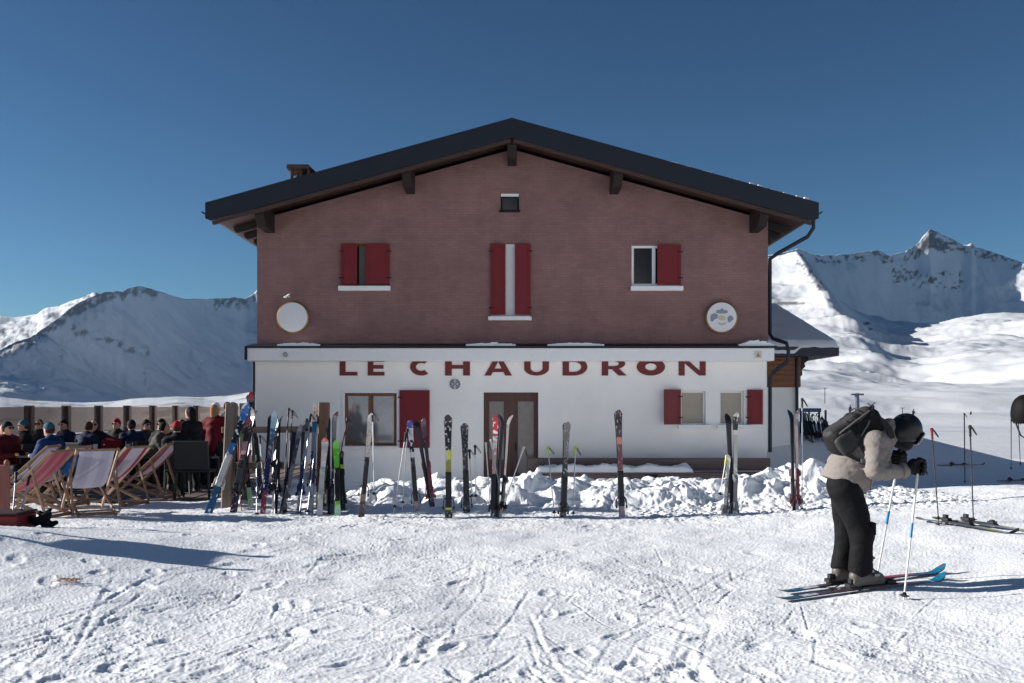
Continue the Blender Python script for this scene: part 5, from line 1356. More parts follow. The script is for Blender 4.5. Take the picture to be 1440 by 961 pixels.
# ================================================================== people
SKIN = mat('skin', C(196, 146, 124), .5, var=.05)
def cloth(name, c, r=.75): return mat('cloth_'+name, C(*c), r, var=.14, scale=7, bump=.35, bscale=16, spec=.15)
def person(px, d, kind, rz, label, jac, leg, hat=None, hair=None, z0=0.0, lean=.0, hv=.022, longhair=False, py=None, glasses=False):
    """local +x is where the person faces"""
    x = (px-720)*d/F
    t = thing('person', label, 'person', (x, d, z0), rz)
    if kind == 'sit':
        hip, sh, hd = .50, 1.03, 1.25; L = lean
        hipx, shx, hdx = 0, .02+L, .06+L*1.35
        knee = (.43, .11, .50); foot = (.46, .11, .07); toe = (.60, .11, .05)
    else:
        hip, sh, hd = .92, 1.42, 1.65; L = lean
        hipx, shx, hdx = 0, .02+L, .05+L*1.3
        knee = (.03, .10, .50); foot = (0, .10, .08); toe = (.14, .11, .05)
    hd -= abs(L)*.25; sh -= abs(L)*.15
    elb = (shx+.10, .24, sh-.27); hand = (shx+.33, .12, sh-.25)
    if kind == 'stand': elb = (shx+.02, .25, sh-.28); hand = (shx+.24, .14, sh-.34)
    mir = lambda p: (p[0], -p[1], p[2])
    body = [('c', (hipx, 0, hip), (shx, 0, sh-.08), .10, .12), ('c', (shx, 0, sh-.06), (hdx-.03, 0, hd-.10), .065, .052), ('e', (hdx, 0, hd), (.092, .074, .115)),
            ('e', (hdx+.085, 0, hd-.015), (.022, .014, .024), None, .012), ('e', (hdx+.05, 0, hd-.085), (.045, .04, .035))]
    for f in (lambda p: p, mir):
        body += [('c', f((shx, .16, sh)), f(elb), .048, .04), ('c', f(elb), f(hand), .038, .03), ('e', f((hand[0]+.05, hand[1], hand[2])), (.055, .03, .035)),
                 ('c', f((hipx, .09, hip)), f(knee), .07, .055), ('c', f(knee), f(foot), .05, .04), ('c', f(foot), f(toe), .045, .035),
                 ('e', f((hdx-.01, .076, hd-.01)), (.022, .012, .03), None, .01)]
    b = blob('body', body, hv, SKIN, t, k=.03)
    jk = [('c', (hipx-.01, 0, hip+.0), (shx-.01, 0, sh-.09), .165, .165, .08), ('c', (shx, -.14, sh-.03), (shx, .14, sh-.03), .10, .10, .08), ('c', (shx, 0, sh), (shx+.01+L*.1, 0, sh+.06), .10, .085, .04)]
    for f in (lambda p: p, mir): jk += [('c', f((shx, .18, sh-.03)), f(elb), .088, .072, .04), ('c', f(elb), f((hand[0], hand[1], hand[2])), .07, .052, .04)]
    blob('jacket', jk, hv, jac, b, k=.05, wob=folds(.010, 26, 30, px))
    tr = [('c', (hipx, -.06, hip), (hipx, .06, hip), .13, .13)]
    for f in (lambda p: p, mir): tr += [('c', f((hipx, .09, hip-.02)), f(knee), .105, .08), ('c', f(knee), f((foot[0], foot[1], foot[2]+.10)), .08, .072)]
    blob('trousers', tr, hv, leg, b, k=.04, wob=folds(.007, 24, 20, px+1))
    for f in (lambda p: p, mir):
        blob('boot', [('c', f((foot[0], foot[1], foot[2]+.10)), f(foot), .07, .075), ('c', f(foot), f(toe), .07, .055)], hv, GRIPM, b, k=.03)
    if hat is not None:
        blob('hat', [('e', (hdx-.012, 0, hd+.02), (.108, .092, .118))], hv*.8, hat, b, k=.02, cut=lambda p: (hd+.015)-p[..., 2]+.35*(p[..., 0]-hdx))
        if hair is None: hair = HBR
    if hair is not None:
        hs = [('e', (hdx-.025, 0, hd+.015), (.096, .086, .106))]
        if longhair: hs += [('c', (hdx-.07, 0, hd), (hdx-.09, 0, hd-.26), .085, .06)]
        blob('hair', hs, hv*.8, hair, b, k=.03, cut=lambda p: np.maximum(p[..., 0]-(hdx+.02)-.9*np.maximum(p[..., 2]-(hd+.03), 0), -(p[..., 2]-(hd-.3 if longhair else hd-.07))))
    if glasses:
        m = MB()
        for q in (-.034, .034): m.lathe([(.026, 0), (.028, .006), (.02, .012)], (hdx+.085, q, hd+.012), (1, 0, 0), 12)
        m.beam((hdx+.088, -.07, hd+.016), (hdx+.088, .07, hd+.016), .012, .008); m.build('sunglasses', GRIPM, b)
    return t
JB = cloth('black', (26, 26, 30)); JN = cloth('navy', (28, 36, 62)); JR = cloth('red', (112, 20, 28)); JK = cloth('khaki', (76, 72, 68)); JBL = cloth('blue', (22, 48, 92)); JT = cloth('charcoal', (44, 44, 50))
JY = cloth('olive_black', (40, 42, 36)); HB = cloth('hairdark', (28, 22, 20)); HT = cloth('hairtan', (150, 108, 76)); HBR = cloth('hairbrown', (62, 42, 32)); HG = cloth('hat_teal', (44, 88, 98)); HRD = cloth('hat_red', (140, 24, 40)); HWH = cloth('hat_white', (190, 190, 204)); HBK = cloth('hat_black', (20, 20, 24))
for (px, d, kind, rz, jac, leg, hat, hair, lean, lng, label) in (
    (3, 18.4, 'sit', -.3, cloth('wine', (70, 16, 24)), JB, HBK, None, .05, False, 'person in dark red jacket and black hat cut by the left edge'),
    (24, 19.3, 'sit', 2.9, JR, JB, None, HB, .16, False, 'person with black hair in red jacket leaning at the grey table'),
    (37, 20.6, 'sit', -2.6, JB, JB, HG, None, .0, False, 'person in black jacket and green hat behind the red jacket'),
    (78, 17.6, 'sit', 2.7, JBL, JB, HG, None, .08, False, 'person in bright blue jacket and teal hat between the left deck chairs'),
    (116, 20.4, 'sit', 1.2, JN, JB, None, HBR, .1, False, 'person in navy jacket bending over the left end of long table'),
    (187, 21.2, 'sit', 2.2, JN, JN, HBK, None, .05, False, 'person in navy jacket and black hat behind the long table'),
    (212, 20.4, 'sit', .2, JK, JB, None, HB, .16, False, 'person in grey khaki jacket leaning forward near the red hat'),
    (229, 22.2, 'sit', -1.8, JY, JB, HBK, None, .0, False, 'person in olive black jacket sitting behind the khaki jacket'),
    (249, 18.9, 'sit', 1.9, JB, JB, HRD, None, .04, False, 'person in black jacket and dark red hat beside the rightmost deck chair'),
    (271, 19.6, 'stand', 2.6, JB, JB, None, HB, .03, True, 'standing person with long dark hair and black jacket'),
    (301, 20.2, 'stand', 1.3, cloth('deep_red', (92, 16, 26)), JB, HWH, HT, .02, True, 'standing person with long tan hair, pale hat and red jacket'),
    (56, 22.6, 'sit', -1.5, JT, JB, None, HB, .0, False, 'person in charcoal jacket facing us behind the blue jacket'),
    (96, 22.8, 'sit', -2.0, JN, JB, HBK, None, .05, False, 'person in navy jacket and black hat facing us by the windbreak'),
    (132, 22.4, 'sit', -1.2, JB, JB, None, HBR, .05, False, 'brown haired person in black jacket facing us across the long table'),
    (166, 22.9, 'sit', -1.8, JY, JN, HRD, None, .0, False, 'person in olive jacket and red hat facing us across the long table'),
    (199, 23.2, 'sit', -.6, JT, JB, HBK, None, .1, False, 'person in charcoal jacket at the right end of the long table'),
    (258, 21.8, 'sit', -2.4, JT, JB, None, HB, .0, False, 'dark haired person seated behind the dark red hat'),
    (286, 21.6, 'sit', -1.0, JB, JB, HBK, None, .05, False, 'person in black between the two standing long haired persons'),
    (330, 20.6, 'stand', 2.9, JN, JB, HBK, None, .0, False, 'person in navy standing just behind the left rack post'),
    (318, 27.0, 'stand', 0.4, JB, JB, HBK, None, .0, False, 'small dark figure standing far back by the house corner')):
    if kind == 'stand' and d < 25: z0 = -.12 if px < 290 else -.05
    else: z0 = 0.0
    person(px, d, kind, rz, label, jac, leg, hat, hair, z0, lean, longhair=lng, glasses=(-2.8 < rz < -.2))
    if kind == 'sit':
        chair((px-720)*d/F-.02*math.cos(rz), d-.02*math.sin(rz), rz, 'chair of the '+' '.join(label.replace('person', 'one').split()[:12]))
ch = make_chair('empty black armchair with its back to us left of the rack', chairs_grp, .56, True)
ch.location = ((276-720)*18.0/F, 18.0, 0); ch.rotation_euler = (0, 0, PI/2); ch.scale = (1.1, 1.1, 1.12)
t = thing('bag', 'dark red bag on the long dark table', 'bag', ((157-720)*20.5/F, 20.5, .752))
blob('body', [('b', (0, 0, .12), (.20, .10, .12), .06), ('c', (-.08, 0, .24), (.08, 0, .24), .03, .03)], .02, cloth('bag_red', (110, 24, 34)), t, k=.04, wob=folds(.008, 18, 22))

# ================================================================== far left foreground: crate with gear, post, poles
t = thing('wooden_post', 'reddish wooden post at the very left edge', 'post', P(4, 735, 12.6))
m = MB(); m.beam((0, 0, -.3), (0, 0, .72), .13, .13, up=(0, 1, 0)); m.lathe([(.02, .72), (.035, .73), (.035, .76), (.015, .79)], (.05, 0, 0), (0, 0, 1), 10); m.build('post', wood_mat('red_brown_wood', C(112, 62, 54), C(150, 92, 82), 'Z', 9), t, bevel=.01)
c = P(14, 768, 11.9)
t = thing('red_crate', 'dark red crate in the snow at left edge with black gear beside it', 'crate', (c.x, c.y, gz(c.x, c.y)))
m = MB(); m.box((-.55, -.25, -.05), (.20, .25, .16)); m.build('body', mat('crate_red', C(110, 30, 36), .6, var=.2), t, bevel=.015)
m = MB(); m.box((-.56, -.26, .162), (.21, .26, .19)); m.build('rim', mat('crate_dark', C(52, 26, 28), .6), t, bevel=.008)
c = P(44, 764, 12.0)
t = thing('glove_pile', 'heap of black gloves and straps on snow right of the crate', 'gloves', (c.x, c.y, gz(c.x, c.y)))
pr = random.Random(3); prims = []
for i in range(13):
    a = (pr.uniform(-.24, .26), pr.uniform(-.1, .1), pr.uniform(.02, .1)); b_ = (a[0]+pr.uniform(-.12, .12), a[1]+pr.uniform(-.08, .08), a[2]+pr.uniform(0, .12)); prims.append(('c', a, b_, .045, .028))
blob('gloves', prims, .012, cloth('glove', (24, 22, 26)), t, k=.015, wob=folds(.006, 30, 30))
for (a, b, lab) in (((14, 772), (23, 664), 'silver pole with black grip right of the reddish post'), ((17, 772), (42, 668), 'second pole with black grip, leaning right over the crate')):
    ski_pole(P(*a, 11.8), P(*b, 12.2), lab, ALU, GRIPM, group='poles by the red crate')
# unseen board on posts, added to cast the long shade at lower left
t = thing('shadow_board', 'unseen wooden board on two posts, added to cast a shadow from the left', 'sign', (-6.5, 10.5, .25))
for y in (-.42, .42):
    m = MB(); m.beam((0, y, -.4), (0, y, 1.25), .09, .09, up=(1, 0, 0)); m.build('post', WOODD, t)
m = MB(); m.box((-.02, -.50, .72), (.02, .50, 1.12)); m.build('board', DECKW, t, bevel=.01)
# straw scrap on the snow
c = P(97, 843, 8.35); c.z = gz(c.x, c.y)
t = thing('straw_tuft', 'small tuft of dry brown straw lying on the snow', 'straw', c)
m = MB()
for i in range(46):
    a = pr.uniform(0, 2*PI); r0 = pr.uniform(0, .06); x, y = r0*1.6*math.cos(a), r0*math.sin(a); l = pr.uniform(.03, .09); b_ = a+pr.gauss(0, .8)
    m.beam((x, y, .005+pr.uniform(0, .03)), (x+l*math.cos(b_), y+.6*l*math.sin(b_), .01+pr.uniform(0, .035)), .004, .003)
m.build('blades', mat('straw', C(150, 112, 84), .8, var=.3, scale=30), t)
# far away: lift pylon, marker poles, small skiers
t = thing('lift_pylon', 'grey lift pylon far up the slope behind the backpack', 'pylon', P(1205, 585, 140))
k = 140/F; OP = t.location
m = MB(OP); m.tube([P(1205, 590, 140), P(1205, 553, 140)], [.42, .3], 10); m.build('mast', mat('pylon_grey', C(96, 104, 120), .5, .3), t)
m = MB(OP); m.beam(P(1197, 555, 140), P(1214, 555, 140), .5, .25); m.build('crossarm', MATS['pylon_grey'], t)
for (px, y0, y1, d, r, lab) in ((1160, 562, 546, 160, .06, 'thin marker pole on the slope above the blue rack'), (1269, 592, 574, 130, .05, 'thin marker pole on slope left of the skier helmet top'), (1225, 590, 570, 90, .05, 'crossed slope marker sticks just above the backpack')):
    t = thing('marker_pole', lab, 'pole', P(px, y0+4, d)); m = MB(t.location); m.tube([P(px, y0+6, d), P(px, y1, d)], r, 6)
    if px == 1225: m.tube([P(1221, 574, d), P(1231, 566, d)], r*.8, 6); m.tube([P(1220, 567, d), P(1228, 575, d)], r*.8, 6)
    else: m.beam(P(px-3, y1, d), P(px+3, y1, d), .07, .07)
    m.build('pole', JN, t)
for (px, py, d, lab, jc) in ((1195, 585, 150, 'tiny dark skier far up the slope left of the pylon', JB), (1284, 590, 160, 'tiny dark skier far behind the helmet of the bent skier', JB), (1365, 587, 260, 'tiny dark skier alone on the open slope at right', JB)):
    c = P(px, py, d); person(px, d, 'stand', .3, lab, jc, JN, HBK, None, c.z-.1, .05, hv=.05)
# ================================================================== the skier in the foreground
def stand_ski(tail, tip, m, label, bp):
    tail = Vector(tail); tip = Vector(tip); v = tip-tail; L = v.length
    t = thing('ski', label, 'ski', tail, 0, "skier's own skis"); t.rotation_euler = (0, -math.asin(v.z/L), math.atan2(v.y, v.x))
    s = ski_mesh(L, .108, 1, m, t, name='blade', off=.006, bm_=BIND, bpos=bp)
    s.rotation_euler = (PI/2, 0, PI/2)
    for ch in s.children: pass
    return t
MS = bm('ski_teal_red', [(0, (16, 92, 120)), (.13, (200, 204, 210)), (.22, (70, 44, 52)), (.64, (196, 40, 50)), (.82, (24, 70, 104)), (.92, (16, 100, 132))], 16.3, (90, 70, 84), 22)
stand_ski((2.20, 8.30, .012), (3.86, 8.95, .062), MS, 'teal and red ski nearest us under the bent skier', .54)
stand_ski((2.30, 8.62, .015), (4.00, 9.28, .085), MS, 'teal and red ski farther from us under the bent skier', .41)
YAW = math.atan2(.65, 1.66); FD = Vector((math.cos(YAW), math.sin(YAW), 0)); SD = Vector((-math.sin(YAW), math.cos(YAW), 0))
# boots stand on the skis
def on_ski(px, near):
    (ax, ay, az), (bx_, by_, bz) = (((2.2, 8.3, .012), (3.86, 8.95, .062)) if near else ((2.3, 8.62, .015), (4.0, 9.28, .085)))
    lo, hi = 0.0, 1.0
    for _ in range(40):
        f = (lo+hi)/2; x, y = ax+(bx_-ax)*f, ay+(by_-ay)*f
        if 720+x*F/y < px: lo = f
        else: hi = f
    return Vector((x, y, az+(bz-az)*f+.055))
NB_ = on_ski(1216, True); FB_ = on_ski(1191, False)
sk = thing('person', 'person bent over ski poles in beige jacket, black trousers and black helmet', 'person', (NB_.x, 8.72, 0)); OS = sk.location
def Q(px, py, d): return tuple(P(px, py, d)-OS)
def lo_(v): return tuple(Vector(v)-OS)
fw = lambda b, u, v, z: lo_(b+FD*u+SD*v+Vector((0, 0, z)))
nA, fA = fw(NB_, -.045, 0, .20), fw(FB_, -.045, 0, .20)
nK, fK = Q(1213, 752, 8.60), Q(1192, 748, 8.84)
nH, fH = Q(1194, 692, 8.64), Q(1192, 690, 8.82)
nS, fS = Q(1232, 622, 8.54), Q(1240, 620, 8.92)
nE, fE = Q(1231, 664, 8.44), Q(1246, 662, 8.99)
nW, fW = Q(1272, 662, 8.46), Q(1259, 650, 8.90)
nG, fG = Vector(Q(1289, 657, 8.48)), Vector(Q(1264, 645, 8.86))
HEAD = Vector(Q(1274, 608, 8.73)); FDH = Vector((.80, .18, -.57)).normalized()   # where the face looks: ahead and down
UPH = (Vector((0, 0, 1))-FDH*FDH.z).normalized(); SDH = UPH.cross(FDH)
Hh = lambda a, b, c: tuple(HEAD+FDH*a+SDH*b+UPH*c)
HR = [[FDH.x, SDH.x, UPH.x], [FDH.y, SDH.y, UPH.y], [FDH.z, SDH.z, UPH.z]]
body = [('c', Q(1191, 690, 8.73), Q(1222, 634, 8.73), .12, .14, .06), ('c', nS, fS, .06, .06, .05), ('c', Q(1236, 618, 8.73), Hh(-.05, 0, -.05), .06, .055, .04),
        ('e', tuple(HEAD), (.098, .076, .118), HR, .03), ('e', Hh(.095, 0, -.02), (.026, .014, .026), HR, .012), ('e', Hh(.06, 0, -.095), (.04, .036, .03), HR, .02), ('e', Hh(.088, 0, -.062), (.016, .026, .010), HR, .008),
        ('e', Hh(0, .078, -.01), (.024, .012, .03), HR, .01), ('e', Hh(0, -.078, -.01), (.024, .012, .03), HR, .01)]
for S_, E_, W_, G_ in ((nS, nE, nW, nG), (fS, fE, fW, fG)):
    body += [('c', S_, E_, .05, .042), ('c', E_, W_, .042, .03), ('c', W_, tuple(G_), .03, .034)]
for H_, K_, A_ in ((nH, nK, nA), (fH, fK, fA)):
    body += [('c', H_, K_, .08, .06), ('c', K_, A_, .056, .042), ('c', A_, (A_[0]+.02*FD.x, A_[1]+.02*FD.y, A_[2]-.12), .042, .04)]
bd_ = blob('body', body, .011, SKIN, sk, k=.03)
# --- trousers
TRO = mat('cloth_ski_trousers', C(15, 15, 19), .75, spec=.15, var=.15, scale=9, bump=.35, bscale=24)
tr = [('c', Q(1186, 684, 8.66), Q(1189, 684, 8.80), .15, .15, .05)]
for H_, K_, A_ in ((nH, nK, nA), (fH, fK, fA)):
    K2 = (K_[0]-.005, K_[1], K_[2]); tr += [('c', (H_[0]-.02, H_[1], H_[2]), K2, .142, .105, .05), ('c', K2, (A_[0], A_[1], A_[2]-.08), .102, .104, .04)]
def crease(p, fx, fz, seed):
    x, y, z = p[..., 0], p[..., 1], p[..., 2]
    q = perlin(x*fx+y*fx*.6+.35*fz*z, z*fz-x*fx*.5, seed)
    r = perlin(y*fx+x*fx*.4, z*fz*1.6+y*fx*.3, seed+3)
    return (1-2*np.abs(q))*.5+.8*r
def tr_w(p): return .012*crease(p, 6, 4, 3)+.006*crease(p, 12, 9, 8)
trz = blob('trousers', tr, .009, TRO, bd_, k=.04, wob=tr_w, cut=lambda p: (nA[2]-.105+.02*np.sin(p[..., 0]*30))-p[..., 2])
m = MB(); c = Vector(nK)+Vector((.066, -.02, .06)); m.box(tuple(c-Vector((.02, .05, .06))), tuple(c+Vector((.03, .05, .05)))); m.build('pocket', TRO, trz, bevel=.012, seg=2)
# --- jacket
JAC = mat('cloth_beige_jacket', C(126, 119, 114), .75, spec=.2, var=.10, scale=8, bump=.45, bscale=20)
hemA, hemB = np.array(Q(1154, 668, 8.73)), np.array(Q(1224, 699, 8.73)); hv_ = hemB-hemA; hn = np.array([-hv_[2], 0, hv_[0]]); hn = hn/np.linalg.norm(hn)
def jac_cut(p): return -((p-hemA) @ hn)
jk = [('c', Q(1182, 690, 8.72), Q(1196, 662, 8.72), .205, .20, .08), ('c', Q(1196, 662, 8.72), Q(1222, 632, 8.72), .20, .185, .08), ('c', Q(1222, 632, 8.72), Q(1238, 616, 8.72), .175, .12, .08),
      ('c', Q(1230, 622, 8.58), Q(1236, 622, 8.88), .115, .115, .06), ('c', Q(1244, 609, 8.73), Q(1252, 604, 8.73), .085, .09, .05), ('c', Q(1249, 596, 8.70), Q(1256, 616, 8.66), .05, .04, .04)]
for S_, E_, W_ in ((nS, nE, nW), (fS, fE, fW)):
    jk += [('c', S_, E_, .100, .086, .04), ('c', E_, W_, .084, .062, .03)]
def jac_w(p):
    d1 = np.linalg.norm(p-np.array(nE), axis=-1)
    return (.012*crease(p, 6, 7, 13)+.009*crease(p, 12, 14, 18)+.003*crease(p, 26, 30, 23))*(1+.9*np.exp(-(d1/.16)**2))
jo = blob('jacket', jk, .009, JAC, bd_, k=.05, wob=jac_w, cut=jac_cut)
m = MB(); a = Vector(hemA)+Vector((.02, -.165, .01)); b_ = Vector(hemB)+Vector((-.03, -.165, .01))
m.tube([tuple(Vector(nW)+(Vector(nE)-Vector(nW))*.06), tuple(Vector(nW)+(Vector(nW)-Vector(nE))*.02)], [.068, .064], 14); m.tube([tuple(Vector(fW)+(Vector(fE)-Vector(fW))*.06), tuple(Vector(fW)+(Vector(fW)-Vector(fE))*.02)], [.068, .064], 14); 
cu = MB(); cu.tube([tuple(Vector(nW)+(Vector(nE)-Vector(nW))*.10), tuple(Vector(nW)+(Vector(nE)-Vector(nW))*-.03)], [.069, .064], 16); cu.build('cuff', JAC, jo, smooth=True)
cu = MB(); cu.tube([tuple(Vector(fW)+(Vector(fE)-Vector(fW))*.10), tuple(Vector(fW)+(Vector(fE)-Vector(fW))*-.03)], [.069, .064], 16); cu.build('cuff', JAC, jo, smooth=True)
# --- gloves closed round the pole grips
GLV = mat('glove_black', C(16, 16, 18), .7, spec=.2, var=.12, scale=14, bump=.3, bscale=40)
def glove(c, u, wrist, side):
    c = Vector(c); u = Vector(u).normalized(); f = (c-Vector(wrist)); f = (f-u*f.dot(u)).normalized(); s = u.cross(f)*side
    pr = [('c', tuple(Vector(wrist)+(Vector(wrist)-c)*.25), tuple(c-f*.05), .05, .045, .03), ('c', tuple(c-f*.045-s*.005+u*.03), tuple(c-f*.045-s*.005-u*.035), .036, .034, .02)]
    for i in range(4):
        o = u*((1.5-i)*.030); l = (1.0, 1.08, 1.03, .86)[i]
        p0 = c-f*.03+s*.040+o; p1 = c+f*.022*l+s*.046+o; p2 = c+f*.052*l+s*.008+o*.97; p3 = c+f*.030-s*.036*l+o*.95
        pr += [('c', tuple(p0), tuple(p1), .0185, .0175, .008), ('c', tuple(p1), tuple(p2), .0175, .0165, .006), ('c', tuple(p2), tuple(p3), .0165, .0145, .006)]
    t0 = c-f*.045-s*.03+u*.03; t1 = c-f*.008-s*.050+u*.052; t2 = c+f*.034-s*.030+u*.056
    pr += [('c', tuple(t0), tuple(t1), .022, .0185, .012), ('c', tuple(t1), tuple(t2), .0185, .0155, .006)]
    return blob('glove', pr, .0055, GLV, bd_, k=.006)
pA, pB = P(1271, 851, 8.2), P(1293, 643, 8.48); pA.z = gz(pA.x, pA.y)
qA, qB = P(1233, 813, 9.15), P(1266, 632, 8.86); qA.z = gz(qA.x, qA.y)
u1 = (pB-pA).normalized(); u2 = (qB-qA).normalized()
def near_axis(a, u, z): return a+u*((z-a.z)/u.z)
g1 = near_axis(pA, u1, (Vector(nG)+OS).z); g2 = near_axis(qA, u2, (Vector(fG)+OS).z)
glove(g1-OS, u1, nW, 1); glove(g2-OS, u2, fW, -1)
def top_of(g, u): return g+u*.085
ski_pole(pA, top_of(g1, u1), 'white ski pole with blue band held in the near hand of the bent skier', PW, GRIPM, PB, group="skier's poles", sink=.03, r=.009, basket_at=.06)
ski_pole(qA, top_of(g2, u2), 'white ski pole with blue band held in the far hand of the bent skier', PW, GRIPM, PB, group="skier's poles", sink=.03, r=.009, basket_at=.06)
# --- helmet and goggles
HEL = mat('ski_helmet', C(20, 20, 23), .42, var=.08); VIS = mat('visor_smoke', C(46, 44, 48), .12, .2, var=.05)
hl = blob('helmet', [('e', Hh(-.014, 0, .022), (.140, .122, .140), HR), ('e', Hh(-.05, 0, -.05), (.098, .112, .095), HR, .04), ('e', Hh(.10, 0, .055), (.035, .09, .022), HR, .02)], .009, HEL, bd_, k=.03,
     cut=lambda p: -sd_ell(p, Hh(.125, 0, -.085), (.105, .088, .115), HR))
m = MB(); n = 14; vs = []
for i in range(n+1):
    a = -1.15+2.3*i/n
    for c_ in (.062, .03, -.01, -.038): vs.append(Hh(.052+.082*math.cos(a), .104*math.sin(a), c_))
m.raw(vs, [(i*4+k, i*4+k+1, i*4+k+5, i*4+k+4) for i in range(n) for k in range(3)])
gg = m.build('goggles', VIS, bd_, smooth=True)
sm_ = gg.modifiers.new('thick', 'SOLIDIFY'); sm_.thickness = .012
for k in range(3):
    m = MB(); p0 = Vector(Hh(-.02+.035*k, 0, .145-.006*k*k)); m.tube([tuple(p0-SDH*.04), tuple(p0+SDH*.04)], .008, 8); m.build('vent', IRON, hl)
# --- boots
BSH = mat('boot_grey', C(84, 79, 77), .5, var=.12, scale=10); BCF = mat('boot_black', C(32, 31, 34), .4, var=.12); BUK = mat('buckle', C(120, 120, 124), .3, .7)
PINKB = mat('boot_pink', C(196, 108, 96), .5)
for b in (NB_, FB_):
    sh = blob('boot', [('b', (.02, 0, .02), (.165, .046, .022), .012), ('c', (-.09, 0, .075), (.10, 0, .065), .060, .052, .03), ('c', (.10, 0, .06), (.155, 0, .052), .050, .042, .03)], .008, BSH, bd_, k=.02)
    sh.location = b-OS; sh.rotation_euler = (0, 0, YAW)
    cf = blob('boot_cuff', [('c', (-.075, 0, .115), (-.02, 0, .27), .064, .078, .03), ('c', (-.02, 0, .11), (.06, 0, .10), .056, .046, .03)], .008, BCF, sh, k=.03)
    for z, x0, x1 in ((.085, .06, .11), (.12, .0, .06), (.17, -.02, .05), (.22, -.01, .07)):
        m = MB(); m.tube([(x0-.03, -.05, z), (x0+.02, -.066, z+.004), (x1-.005, -.045, z+.008), (x1+.004, 0, z+.012), (x1-.005, .045, z+.008), (x0, .062, z)], .008, 6); m.box((x0-.02, -.078, z-.009), (x0+.035, -.062, z+.013)); m.build('buckle', BUK, sh)
    m = MB(); m.box((-.10, -.03, .20), (-.088, .03, .26)); m.build('pull_tab', PINKB, sh, bevel=.004)

# ================================================================== backpack on the skier's back
BP = P(1202, 610, 8.72); PA_ = math.radians(38)
bp_ = thing('backpack', 'black and grey backpack on the back of the bent skier', 'backpack', BP)
PCK = mat('pack_black', C(19, 18, 20), .75, spec=.2, var=.15, scale=9, bump=.4, bscale=26); PCG = mat('pack_grey', C(42, 41, 43), .7, var=.15, scale=9, bump=.4, bscale=26); STR = mat('strap_black', C(24, 24, 26), .7, var=.1)
ca, sa = math.cos(PA_), math.sin(PA_); R3 = rot_y(PA_)
L3 = lambda u, v, n_: (u*ca-n_*sa, v, u*sa+n_*ca)
def pk_w(p): return .006*np.sin(24*p[..., 0]+15*p[..., 2]+3*np.sin(11*p[..., 1]))+.004*np.sin(40*p[..., 2]-21*p[..., 0])
blob('main_bag', [('b', L3(0, 0, .0), (.245, .150, .11), .07, R3), ('b', L3(-.10, 0, .03), (.14, .155, .12), .08, R3, .05)], .009, PCK, bp_, k=.03, wob=pk_w)
blob('front_pocket', [('b', L3(-.055, 0, .115), (.16, .115, .055), .045, R3), ('e', L3(.14, 0, .10), (.10, .11, .05), R3, .04)], .009, PCG, bp_, k=.03, wob=pk_w)
blob('side_pocket', [('b', L3(-.13, -.150, .01), (.10, .035, .085), .03, R3)], .008, PCG, bp_, k=.02, wob=pk_w)
m = MB(); m.tube([L3(.19, -.12, .105), L3(.05, -.150, .115), L3(-.12, -.160, .118), L3(-.22, -.12, .10)], .006, 6); m.build('zip', mat('zip_grey', C(104, 102, 104), .5), bp_, smooth=True)
m = MB(); m.tube([L3(.20, -.10, .07), L3(.10, -.158, .03), L3(-.03, -.165, -.02)], .008, 6); m.build('compression_strap', mat('strap_grey', C(92, 90, 90), .6), bp_, smooth=True)
m = MB(); m.tube([L3(.235, -.04, .05), L3(.265, -.03, .10), L3(.268, .03, .10), L3(.235, .04, .05)], .010, 6); m.build('haul_loop', STR, bp_, smooth=True)
def strap(pts, wd=.045):
    m = MB(BP); pts = [Vector(p) for p in pts]
    for a, b in zip(pts[:-1], pts[1:]): m.beam(a-(b-a).normalized()*.006, b+(b-a).normalized()*.006, .012, wd, up=(b-a).cross(Vector((0, 1, 0))))
    return m
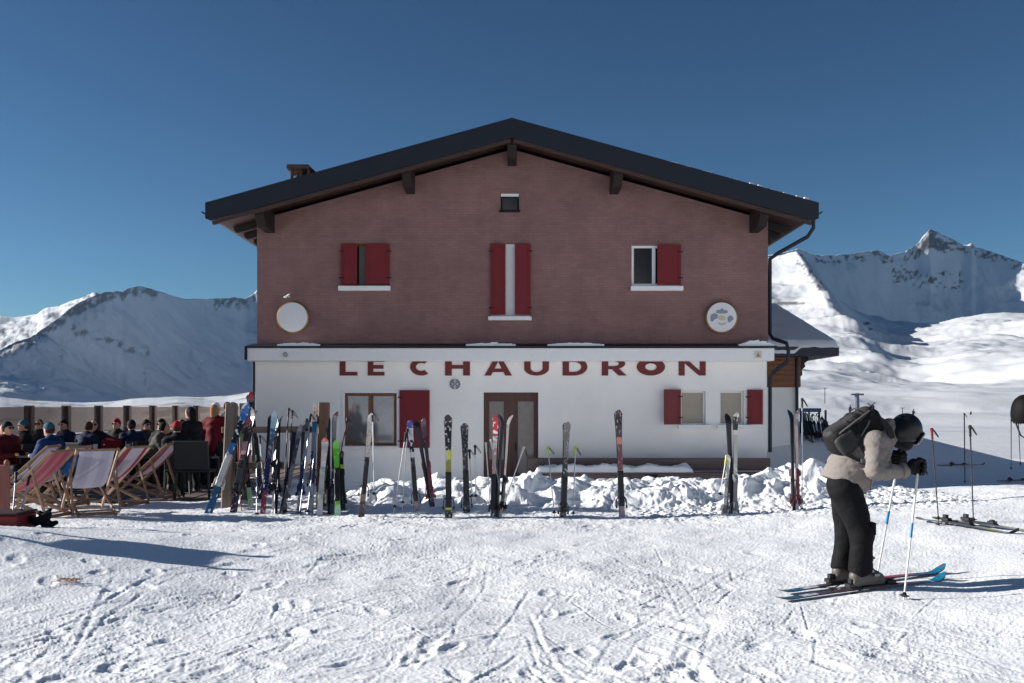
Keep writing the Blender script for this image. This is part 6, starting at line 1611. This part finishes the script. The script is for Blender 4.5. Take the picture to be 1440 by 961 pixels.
for sgn in (-1, 1):
    y0 = 8.73+sgn*.175
    S2 = lambda px, py, dy=0: P(px, py, y0+sgn*dy)
    strap([S2(1222, 592, -.03), S2(1240, 594, .0), S2(1250, 606, .0), S2(1249, 622, .01), S2(1238, 640, .02)] if False else [S2(1205, 612, .0), S2(1212, 626, .022), S2(1219, 640, .030), S2(1223, 650, .030)]).build('shoulder_strap', STR, bp_)
    strap([S2(1226, 584, -.06), S2(1240, 592, -.03), S2(1251, 604, -.02), S2(1254, 616, -.03)], .05).build('shoulder_strap', STR, bp_)
    strap([S2(1192, 640, .02), S2(1206, 647, .032), S2(1222, 649, .032)], .03).build('waist_strap', STR, bp_)

# seams, zips and buckles that catch the eye
m = MB(); y_ = -.20
seam = [Q(1222, 640, 8.53), Q(1226, 664, 8.52), Q(1224, 690, 8.55)]
m.tube(seam, .004, 6); m.build('zip', mat('zip_dark', C(70, 66, 64), .5), jo, smooth=True)
m = MB(BP); c = P(1214, 648, 8.505); m.box(tuple(c-Vector((.022, .006, .018))), tuple(c+Vector((.022, .006, .018)))); m.build('waist_buckle', mat('buckle_grey', C(88, 88, 90), .4), bp_, bevel=.004)
m = MB(); 
for u_ in (-.02, .05, .12): m.tube([L3(u_, -.118, .15), L3(u_+.01, 0, .176), L3(u_, .118, .15)], .005, 6)
m.build('daisy_strap', STR, bp_, smooth=True)

blob('face_mask', [('e', Hh(.055, 0, -.085), (.062, .072, .062), HR), ('e', Hh(.01, 0, -.075), (.085, .088, .06), HR, .03), ('c', Hh(-.02, 0, -.09), Hh(-.08, 0, -.10), .075, .08, .04), ('e', Hh(.098, 0, -.035), (.026, .026, .030), HR, .02)], .008, GLV, bd_, k=.03, wob=lambda p: .004*crease(p, 14, 16, 5))
# ================================================================== the air

hz = MB(); hz.box((-8000, -3300, -80), (8000, 7200, 1150)); hzo = hz.build('haze', None); hzo['kind'] = 'stuff'
hm = bpy.data.materials.new('haze_air'); hm.use_nodes = True; hn_ = hm.node_tree; hn_.nodes.remove(hn_.nodes['Principled BSDF'])
pv = hn_.nodes.new('ShaderNodeVolumePrincipled'); pv.inputs['Color'].default_value = (.40, .66, 1, 1); pv.inputs['Density'].default_value = 1.4e-5
hn_.links.new(pv.outputs[0], hn_.nodes['Material Output'].inputs['Volume']); hzo.data.materials.append(hm)
